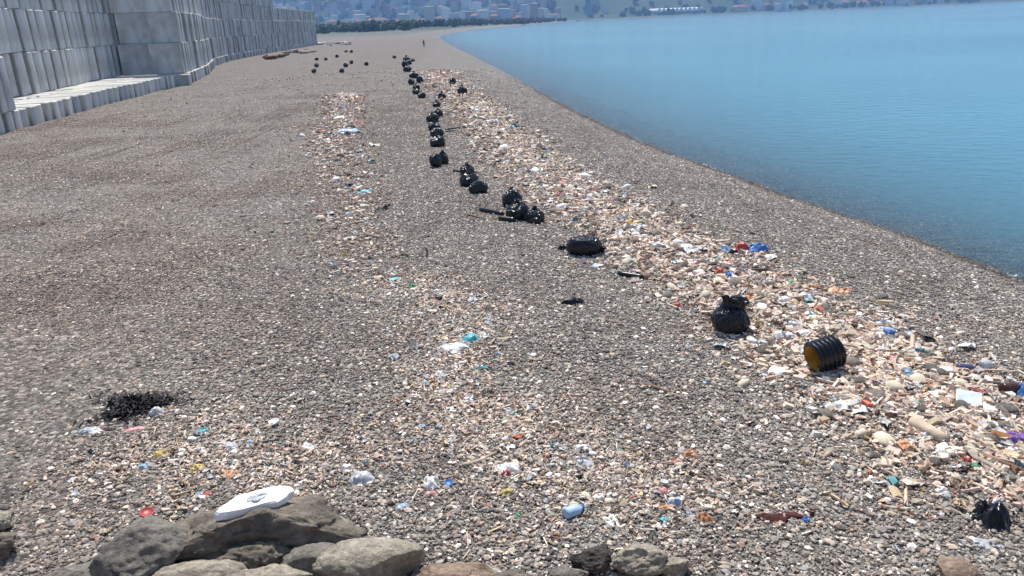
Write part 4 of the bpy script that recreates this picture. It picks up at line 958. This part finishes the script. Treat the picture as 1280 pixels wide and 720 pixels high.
bg2 = np.stack([rng.uniform(-1, 0.12, 6000), 14 + 90 * rng.uniform(0, 1, 6000) ** 1.3], 1); bg2[:, 0] *= np.minimum(0.5 * bg2[:, 1], 28 + 0.05 * bg2[:, 1])
bg2 = bg2[fbm(np.column_stack([bg2 / 5.0, np.zeros(6000)]), 123, 2) > -0.1]
litter_stuff('scattered_bits', [(along(LEFT, 3600, 0.75), .05, .17), (along(LEFT, 1500, 1.6), .04, .10), (along(MID, 3200, 0.45), .03, .12), (along(MID, 1500, 0.9), .02, .08), (along(FRONT, 5200, 1.0), .02, .1), (along(FLEFT, 3600, 0.7), .02, .1), (along(MID, 2200, 1.1), .02, .09), (bgx, .012, .045), (bg2, .03, .09)], 'small bits of plastic, wood and shell strewn over the gravel')

# ---- flecks of foam where the ripples touch the stones
fp = []
for k in range(len(shore) - 1):
    a_, b_ = shore[k], shore[k + 1]
    if a_[1] < 14 or a_[1] > 36: continue
    L_ = np.hypot(*(b_ - a_)); nrm_ = np.array([b_[1] - a_[1], a_[0] - b_[0]]) / L_
    for t_ in rng.uniform(0, 1, int(L_ * 9)):
        q_ = a_ + (b_ - a_) * t_
        if vnoise(np.array([[q_[0] / 1.1, q_[1] / 1.1, 0]]), 61)[0] > 0.38: fp.append(q_ + nrm_ * (0.12 + abs(rng.normal(0, 0.09))))
fp = np.array(fp); n_ = len(fp)
v_, f_ = pieces(*sheet_base(4), np.column_stack([fp, np.full(n_, SEA_Z + 0.006)]), rots(n_, 0.0), rng.uniform(.012, .05, (n_, 1)) * np.array([[1.5, .7, .15]]), .2)
tag(link('sea_foam', fast_mesh('sea_foam', v_, f_, cgy)), 'white flecks of foam along the water edge', None, None, 'stuff')

# ================================================================== FAR BEACH
def heap(name, px0, px1, py, n, rads, mats, label, cat, seed):
    r = random.Random(seed)
    for k in range(n):
        x = px0 + (px1 - px0) * (k + .5) / n + r.uniform(-1, 1); p = gp(x, py + r.uniform(-1.5, 1.5)); L = r.uniform(1.2, 3.2)
        a_ = r.uniform(-1.3, 1.3); q_ = p + Vector((math.cos(a_) * L, math.sin(a_) * L, r.uniform(-.1, .5)))
        rr = r.uniform(*rads); tube_between(name, p + Vector((0, 0, rr * .7)), q_ + Vector((0, 0, rr * .7)), rr, rr * .75, mats[k % len(mats)], label, cat, seed + k, group=label, nseg=6, nr=8)
heap('fallen_log', 328, 346, 73.5, 12, (.18, .4), [plain('rust_log', (0.22, 0.1, 0.045), 0.85, .4, 2, .5), mat_wood_b], 'rust brown log in the heap at the foot of the slab wall', 'log', 300)
heap('fallen_log', 352, 384, 66.5, 12, (.2, .42), [mat_wood_g, mat_r2, mat_wood_p], 'grey log in the line beyond the rust brown heap', 'log', 320)
heap('fallen_log', 393, 436, 55.5, 18, (.2, .42), [cw, mat_wood_p], 'bleached white log in the pile at the far end of the wall', 'log', 340)
# person far down the beach
def person(px, py, label):
    p = gp(px, py)
    V = [(0, 0, .93), (0, 0, 1.15), (0, 0, 1.40), (0, .01, 1.52), (0, .02, 1.64), (0, .02, 1.74),
         (.10, 0, .90), (.12, .03, .50), (.12, -.02, .08), (.12, .12, .03), (-.10, 0, .90), (-.12, -.08, .50), (-.13, -.20, .09), (-.13, -.06, .03),
         (.19, 0, 1.40), (.25, .02, 1.12), (.24, .10, .88), (-.19, 0, 1.40), (-.25, 0, 1.12), (-.24, .06, .88)]
    E_ = [(0, 1), (1, 2), (2, 3), (3, 4), (4, 5), (0, 6), (6, 7), (7, 8), (8, 9), (0, 10), (10, 11), (11, 12), (12, 13), (2, 14), (14, 15), (15, 16), (2, 17), (17, 18), (18, 19)]
    Rd = [.14, .14, .15, .06, .10, .08, .09, .065, .045, .04, .09, .065, .045, .04, .06, .045, .035, .06, .045, .035]
    me_ = bpy.data.meshes.new('person'); me_.from_pydata(V, E_, []); me_.materials.append(P('dark_clothes', (0.03, 0.032, 0.04), rough=0.9))
    o = link('person', me_, None, p, (0, 0, 2.6)); s = o.modifiers.new('skin', 'SKIN')
    for k, r_ in enumerate(Rd): me_.skin_vertices[0].data[k].radius = (r_, r_)
    me_.skin_vertices[0].data[0].use_root = True
    o.modifiers.new('sub', 'SUBSURF').levels = 1; tag(o, label, 'person')
    v_, f_ = ICO[2]; hv = v_ * np.array([.105, .115, .09]) + np.array([0, .01, 1.72]); link('hair', mesh('hair', hv, f_, mat_pipe, True), o)
person(530, 59, 'person in dark clothes walking on the empty far beach near the water')

# ---- vegetation belts behind the beach
def foliage(name, pts, label, col, seed, hmin, hmax):
    """trees merging into one dark belt: many leaf clumps round each stem"""
    n = len(pts); r = np.random.default_rng(seed); P_, S_, C_ = [], [], []
    for x, y in pts:
        h = r.uniform(hmin, hmax); z = float(height(np.array([x]), np.array([y]))[0]); m = 26
        d = r.normal(size=(m, 3)); d /= np.linalg.norm(d, axis=1)[:, None]; d *= r.uniform(.4, 1, (m, 1))
        P_.append(np.column_stack([x + d[:, 0] * h * .55, y + d[:, 1] * h * .55, z + h * .52 + d[:, 2] * h * .5])); S_.append(r.uniform(.12, .26, m) * h); C_.append(np.tile(np.array(col) * r.uniform(.6, 1.5), (m, 1)) * r.uniform(.7, 1.3, (m, 1)))
    pos = np.vstack(P_); sz = np.concatenate(S_)
    v_, f_ = pieces(*ICO[1], pos, rots(len(pos), 1.0), sz[:, None] * r.uniform(.6, 1.3, (len(pos), 3)), .3)
    me_ = fast_mesh(name, v_, f_, mat_vcol(name + '_leaves', .9, False)); set_col(me_, 'tone', np.repeat(np.vstack(C_), 12, 0)); tag(link(name, me_), label, None, None, 'stuff')
def dirpt(px, dist):
    d = ray(px, 30); k = dist / d[1]; return (d[0] * k, dist)
fpts = [dirpt(rnd.uniform(393, 520), rnd.uniform(640, 900)) for _ in range(170)] + [dirpt(rnd.uniform(500, 612), rnd.uniform(820, 1020)) for _ in range(90)]
fpts = [q_ for q_ in fpts if float(shore_dist(np.array([q_[0]]), np.array([q_[1]]))[0]) > 25]
foliage('tree_belt', fpts, 'dark green belt of trees behind the head of the beach', (.055, .08, .042), 5, 3.5, 8)
spts = []
while len(spts) < 260:
    q_ = dirpt(rnd.uniform(595, 712), rnd.uniform(1000, 1540)); s_ = float(shore_dist(np.array([q_[0]]), np.array([q_[1]]))[0])
    if 4 < s_ < 90: spts.append(q_)
foliage('headland_scrub', spts, 'dark scrub covering the low headland at the end of the beach', (.05, .05, .035), 6, 3, 6.5)

# ---- town round the bay
def wall_mat(name, c):
    t = NT(name); co_ = t.objc(); b = t.add('ShaderNodeTexBrick'); t.l.new(co_, b.inputs[0]) ; b.inputs['Scale'].default_value = 0.3
    mp = t.add('ShaderNodeMapping'); mp.inputs['Rotation'].default_value = (math.pi / 2, 0, 0); t.l.new(co_, mp.inputs[0]); t.l.new(mp.outputs[0], b.inputs[0])
    b.inputs['Color1'].default_value = tuple(v * .35 for v in c) + (1,); b.inputs['Color2'].default_value = tuple(v * .6 for v in c) + (1,); b.inputs['Mortar'].default_value = tuple(c) + (1,); b.inputs['Mortar Size'].default_value = 0.11
    v = t.ramp(t.rnd(), [(0, (.75, .75, .75)), (1, (1.2, 1.15, 1.1))]); t.l.new(t.mix(b.outputs[0], v.outputs[0], 1.0, 'MULTIPLY'), t.b.inputs['Base Color']); t.b.inputs['Roughness'].default_value = .9; return t.m
WM = {'white': wall_mat('render_white', (.72, .71, .68)), 'cream': wall_mat('render_cream', (.62, .54, .42)), 'brick': wall_mat('render_brick', (.42, .25, .18)), 'grey blue': wall_mat('render_grey_blue', (.42, .47, .52))}
RM = plain('roof_tiles', (.30, .12, .07), .9, .3, .4); RG = plain('roof_grey', (.3, .3, .29), .9, .2, .4)
def tower(w, d, h, wm, rm, hip):
    hw, hd = w / 2, d / 2; V = [(-hw, -hd, -6), (hw, -hd, -6), (hw, hd, -6), (-hw, hd, -6), (-hw, -hd, h), (hw, -hd, h), (hw, hd, h), (-hw, hd, h)]
    me_ = mesh('wall', V, [(0, 1, 5, 4), (1, 2, 6, 5), (2, 3, 7, 6), (3, 0, 4, 7), (4, 5, 6, 7)], wm)
    e_ = .6; V2 = [(-hw - e_, -hd - e_, h), (hw + e_, -hd - e_, h), (hw + e_, hd + e_, h), (-hw - e_, hd + e_, h)]
    rh = min(w, d) * (.3 if hip else 0.06); V2 += [(-hw * .5, 0, h + rh), (hw * .5, 0, h + rh)] if hip else [(-hw * .9, 0, h + 1.0), (hw * .9, 0, h + 1.0)]
    r_ = mesh('roof', [(x, y, z + .05) for x, y, z in V2], [(0, 1, 5, 4), (2, 3, 4, 5), (1, 2, 5), (3, 0, 4), (0, 3, 2, 1)], rm); return me_, r_
tlib = {}
for wc in WM:
    for k, (w, d, h, hip) in enumerate([(16, 14, 13, True), (20, 16, 22, False), (14, 13, 32, False), (28, 16, 10, True)]): tlib[(wc, k)] = tower(w, d, h, WM[wc], RM if hip else RG, hip)
tphr = ['low tiled house', 'apartment block', 'apartment tower', 'long tiled building']
def building(x, y, wc, k, label, yaw, s=1.0):
    z = float(height(np.array([x]), np.array([y]))[0]); e_ = bpy.data.objects.new('apartment_building', None); COL.objects.link(e_); e_.location = (x, y, z); e_.rotation_euler = (0, 0, yaw); e_.scale = (s, s, s)
    a_, b_ = tlib[(wc, k)]; link('wall', a_, e_); link('roof', b_, e_); tag(e_, label, 'building', label)
for px0, px1, n_, d0, d1, kw4, where in [(300, 700, 200, 1760, 3000, (5, 4, 2.2, 2), 'in the town on the hillside beyond the trees'), (560, 700, 45, 1900, 2700, (1, 3, 6, 0), 'in the tower cluster above the headland'), (880, 1170, 60, 2080, 2600, (4, 4, 1, 3), 'along the far shore past the white warehouse')]:
    for _ in range(n_):
        x, y = dirpt(rnd.uniform(px0, px1), d0 + (d1 - d0) * rnd.random() ** 1.4)
        if float(shore_dist(np.array([x]), np.array([y]))[0]) < 14: continue
        wc = rnd.choices(list(WM), [6, 4, 3, 3])[0]; k = rnd.choices(range(4), kw4)[0]; hi_ = float(height(np.array([x]), np.array([y]))[0]); lv = 'low on' if hi_ < 25 else 'halfway up' if hi_ < 90 else 'high on'
        if 'town' in where: wh_ = '%s the slope above the tree belt %s' % (lv, 'near the wall' if x / y < -.27 else 'middle' if x / y < -.12 else 'seaward end')
        elif 'tower' in where: wh_ = '%s the slope behind the headland scrub' % lv
        else: wh_ = '%s the shore %s' % (lv, 'just past the warehouse' if x / y < .36 else 'well past the warehouse')
        building(x, y, wc, k, '%s %s %s' % (wc, tphr[k], wh_), rnd.uniform(-.6, .6), rnd.uniform(.8, 1.25))
TV, TF, TC, off = [], [], [], 0
BOX = np.array([(x, y, z) for z in (-.5, 1) for x, y in ((-.5, -.5), (.5, -.5), (.5, .5), (-.5, .5))], float); BOXF = np.array([(0, 1, 5, 4), (1, 2, 6, 5), (2, 3, 7, 6), (3, 0, 4, 7), (4, 5, 6, 7)])
n_ = 3400; ax_ = rng.uniform(-.44, .52, n_); yy_ = 2110 + 1500 * rng.uniform(0, 1, n_) ** 1.3; xx_ = ax_ * yy_
clus = fbm(np.column_stack([xx_ / 260, yy_ / 260, np.zeros(n_)]), 90, 3); keep_ = (shore_dist(xx_, yy_) > 30) & (clus + np.where(ax_ < .06, .55, np.where(ax_ < .3, -.55, -.1)) > 0)
xx_, yy_ = xx_[keep_], yy_[keep_]; n_ = len(xx_)
v_, f_ = pieces(BOX, BOXF, np.column_stack([xx_, yy_, height(xx_, yy_)]), rots(n_, 0.0), np.column_stack([rng.uniform(8, 20, n_), rng.uniform(8, 14, n_), rng.choice([7, 10, 14, 20, 28], n_, p=[.3, .3, .2, .13, .07])]))
tc = np.array([(.66, .65, .62), (.55, .47, .38), (.42, .27, .2), (.4, .44, .5), (.28, .3, .33), (.75, .74, .72)])[rng.choice(6, n_)] * rng.uniform(.6, 1.1, (n_, 1))
vc = np.repeat(tc, 8, 0); red = rng.uniform(size=n_) < .4
for k in range(4, 8): vc[np.arange(n_)[red] * 8 + k] = vc[np.arange(n_)[red] * 8 + k] * .55 + np.array([.14, .05, .03])
me = fast_mesh('far_town', v_, f_, mat_vcol('far_town_mix', .9, False)); set_col(me, 'tone', vc); tag(link('far_town', me), 'mass of small houses spread over the hazy hillsides', None, None, 'stuff')
hp = [(a_ * b_, b_) for a_, b_ in zip(rng.uniform(-.44, .6, 900), 2090 + 1300 * rng.uniform(0, 1, 900) ** 1.3)]
hp = [q_ for q_ in hp if float(shore_dist(np.array([q_[0]]), np.array([q_[1]]))[0]) > 8]
foliage('hillside_trees', hp, 'dark trees scattered over the hazy hillsides', (.03, .055, .03), 8, 8, 17)
# white warehouse with a row of vaulted roofs on the far shore
wx0, wy0 = dirpt(821, 2130); wx1, wy1 = dirpt(880, 2190); wdir = Vector((wx1 - wx0, wy1 - wy0, 0)); WL = wdir.length; wz = float(height(np.array([wx0]), np.array([wy0]))[0])
wh = bpy.data.objects.new('warehouse', None); COL.objects.link(wh); wh.location = (wx0, wy0, max(wz, 0)); wh.rotation_euler = (0, 0, math.atan2(wdir.y, wdir.x)); tag(wh, 'long white warehouse with a row of vaulted roofs on the far shore', 'warehouse')
link('wall', mesh('wall', [(0, 0, -4), (WL, 0, -4), (WL, 40, -4), (0, 40, -4), (0, 0, 8), (WL, 0, 8), (WL, 40, 8), (0, 40, 8)], [(0, 1, 5, 4), (1, 2, 6, 5), (2, 3, 7, 6), (3, 0, 4, 7), (4, 5, 6, 7)], RG), wh)
nv_ = 11; vw = WL / nv_; VV, FF = [], []
for i in range(9):
    a_ = math.pi * i / 8; VV += [(vw / 2 - vw * .49 * math.cos(a_), -1, 8.05 + 9 * math.sin(a_)), (vw / 2 - vw * .49 * math.cos(a_), 41, 8.05 + 9 * math.sin(a_))]
for i in range(8): FF.append((2 * i, 2 * i + 2, 2 * i + 3, 2 * i + 1))
FF.append(tuple(2 * i for i in range(9))); FF.append(tuple(2 * i + 1 for i in reversed(range(9)))); vm = mesh('roof_vault', VV, FF, mat_foam)
for i in range(nv_): link('roof_vault', vm, wh, (i * vw, 0, 0))
# small white boat off the headland tip
bx, by = dirpt(717, 1500)
hullp = [(-5, 0, .0), (-4.6, 1.5, 0), (0, 1.9, 0), (4, 1.2, 0), (6, 0, .3), (4, -1.2, 0), (0, -1.9, 0), (-4.6, -1.5, 0)]
V = [(x * .9, y * .8, -.5) for x, y, z in hullp] + [(x * 1.05, y * 1.05, 1.4 + z) for x, y, z in hullp]
boat = link('boat', mesh('boat', V, [(i, (i + 1) % 8, 8 + (i + 1) % 8, 8 + i) for i in range(8)] + [tuple(range(8, 16)), tuple(reversed(range(8)))], cw), None, (bx + 8, by, SEA_Z + .2), (0, 0, .1)); tag(boat, 'small white boat off the tip of the dark headland', 'boat')
link('cabin', mesh('cabin', [(-2, -1.1, 1.41), (1.4, -1.1, 1.41), (1.4, 1.1, 1.41), (-2, 1.1, 1.41), (-1.7, -.9, 3.2), (.8, -.9, 3.2), (.8, .9, 3.2), (-1.7, .9, 3.2)], [(0, 1, 5, 4), (1, 2, 6, 5), (2, 3, 7, 6), (3, 0, 4, 7), (4, 5, 6, 7)], cw), boat)

# ================================================================== HAZE
zmax = max(gz.max() + 40, 60)
hx0, hx1, hy0, hy1, hz0, hz1 = -8200, 8200, -8200, 8200, float(gz.min()) - 1.5, float(zmax)
V = [(x, y, z) for z in (hz0, hz1) for (x, y) in ((hx0, hy0), (hx1, hy0), (hx1, hy1), (hx0, hy1))]
hm = bpy.data.materials.new('haze'); hm.use_nodes = True; hn = hm.node_tree.nodes; hn.remove(hn['Principled BSDF'])
pv = hn.new('ShaderNodeVolumePrincipled'); pv.inputs['Color'].default_value = (.30, .57, 1.0, 1); pv.inputs['Density'].default_value = 0.00024; pv.inputs['Anisotropy'].default_value = 0.0
hm.node_tree.links.new(pv.outputs[0], hn['Material Output'].inputs['Volume'])
tag(link('haze', mesh('haze', V, [(3, 2, 1, 0), (4, 5, 6, 7), (0, 1, 5, 4), (1, 2, 6, 5), (2, 3, 7, 6), (3, 0, 4, 7)], hm)), 'pale blue haze over the bay', None, None, 'stuff')
print('slabs', n_slab, 'objects', len(bpy.data.objects), 'tiles', len(tp), 'zmax', zmax)
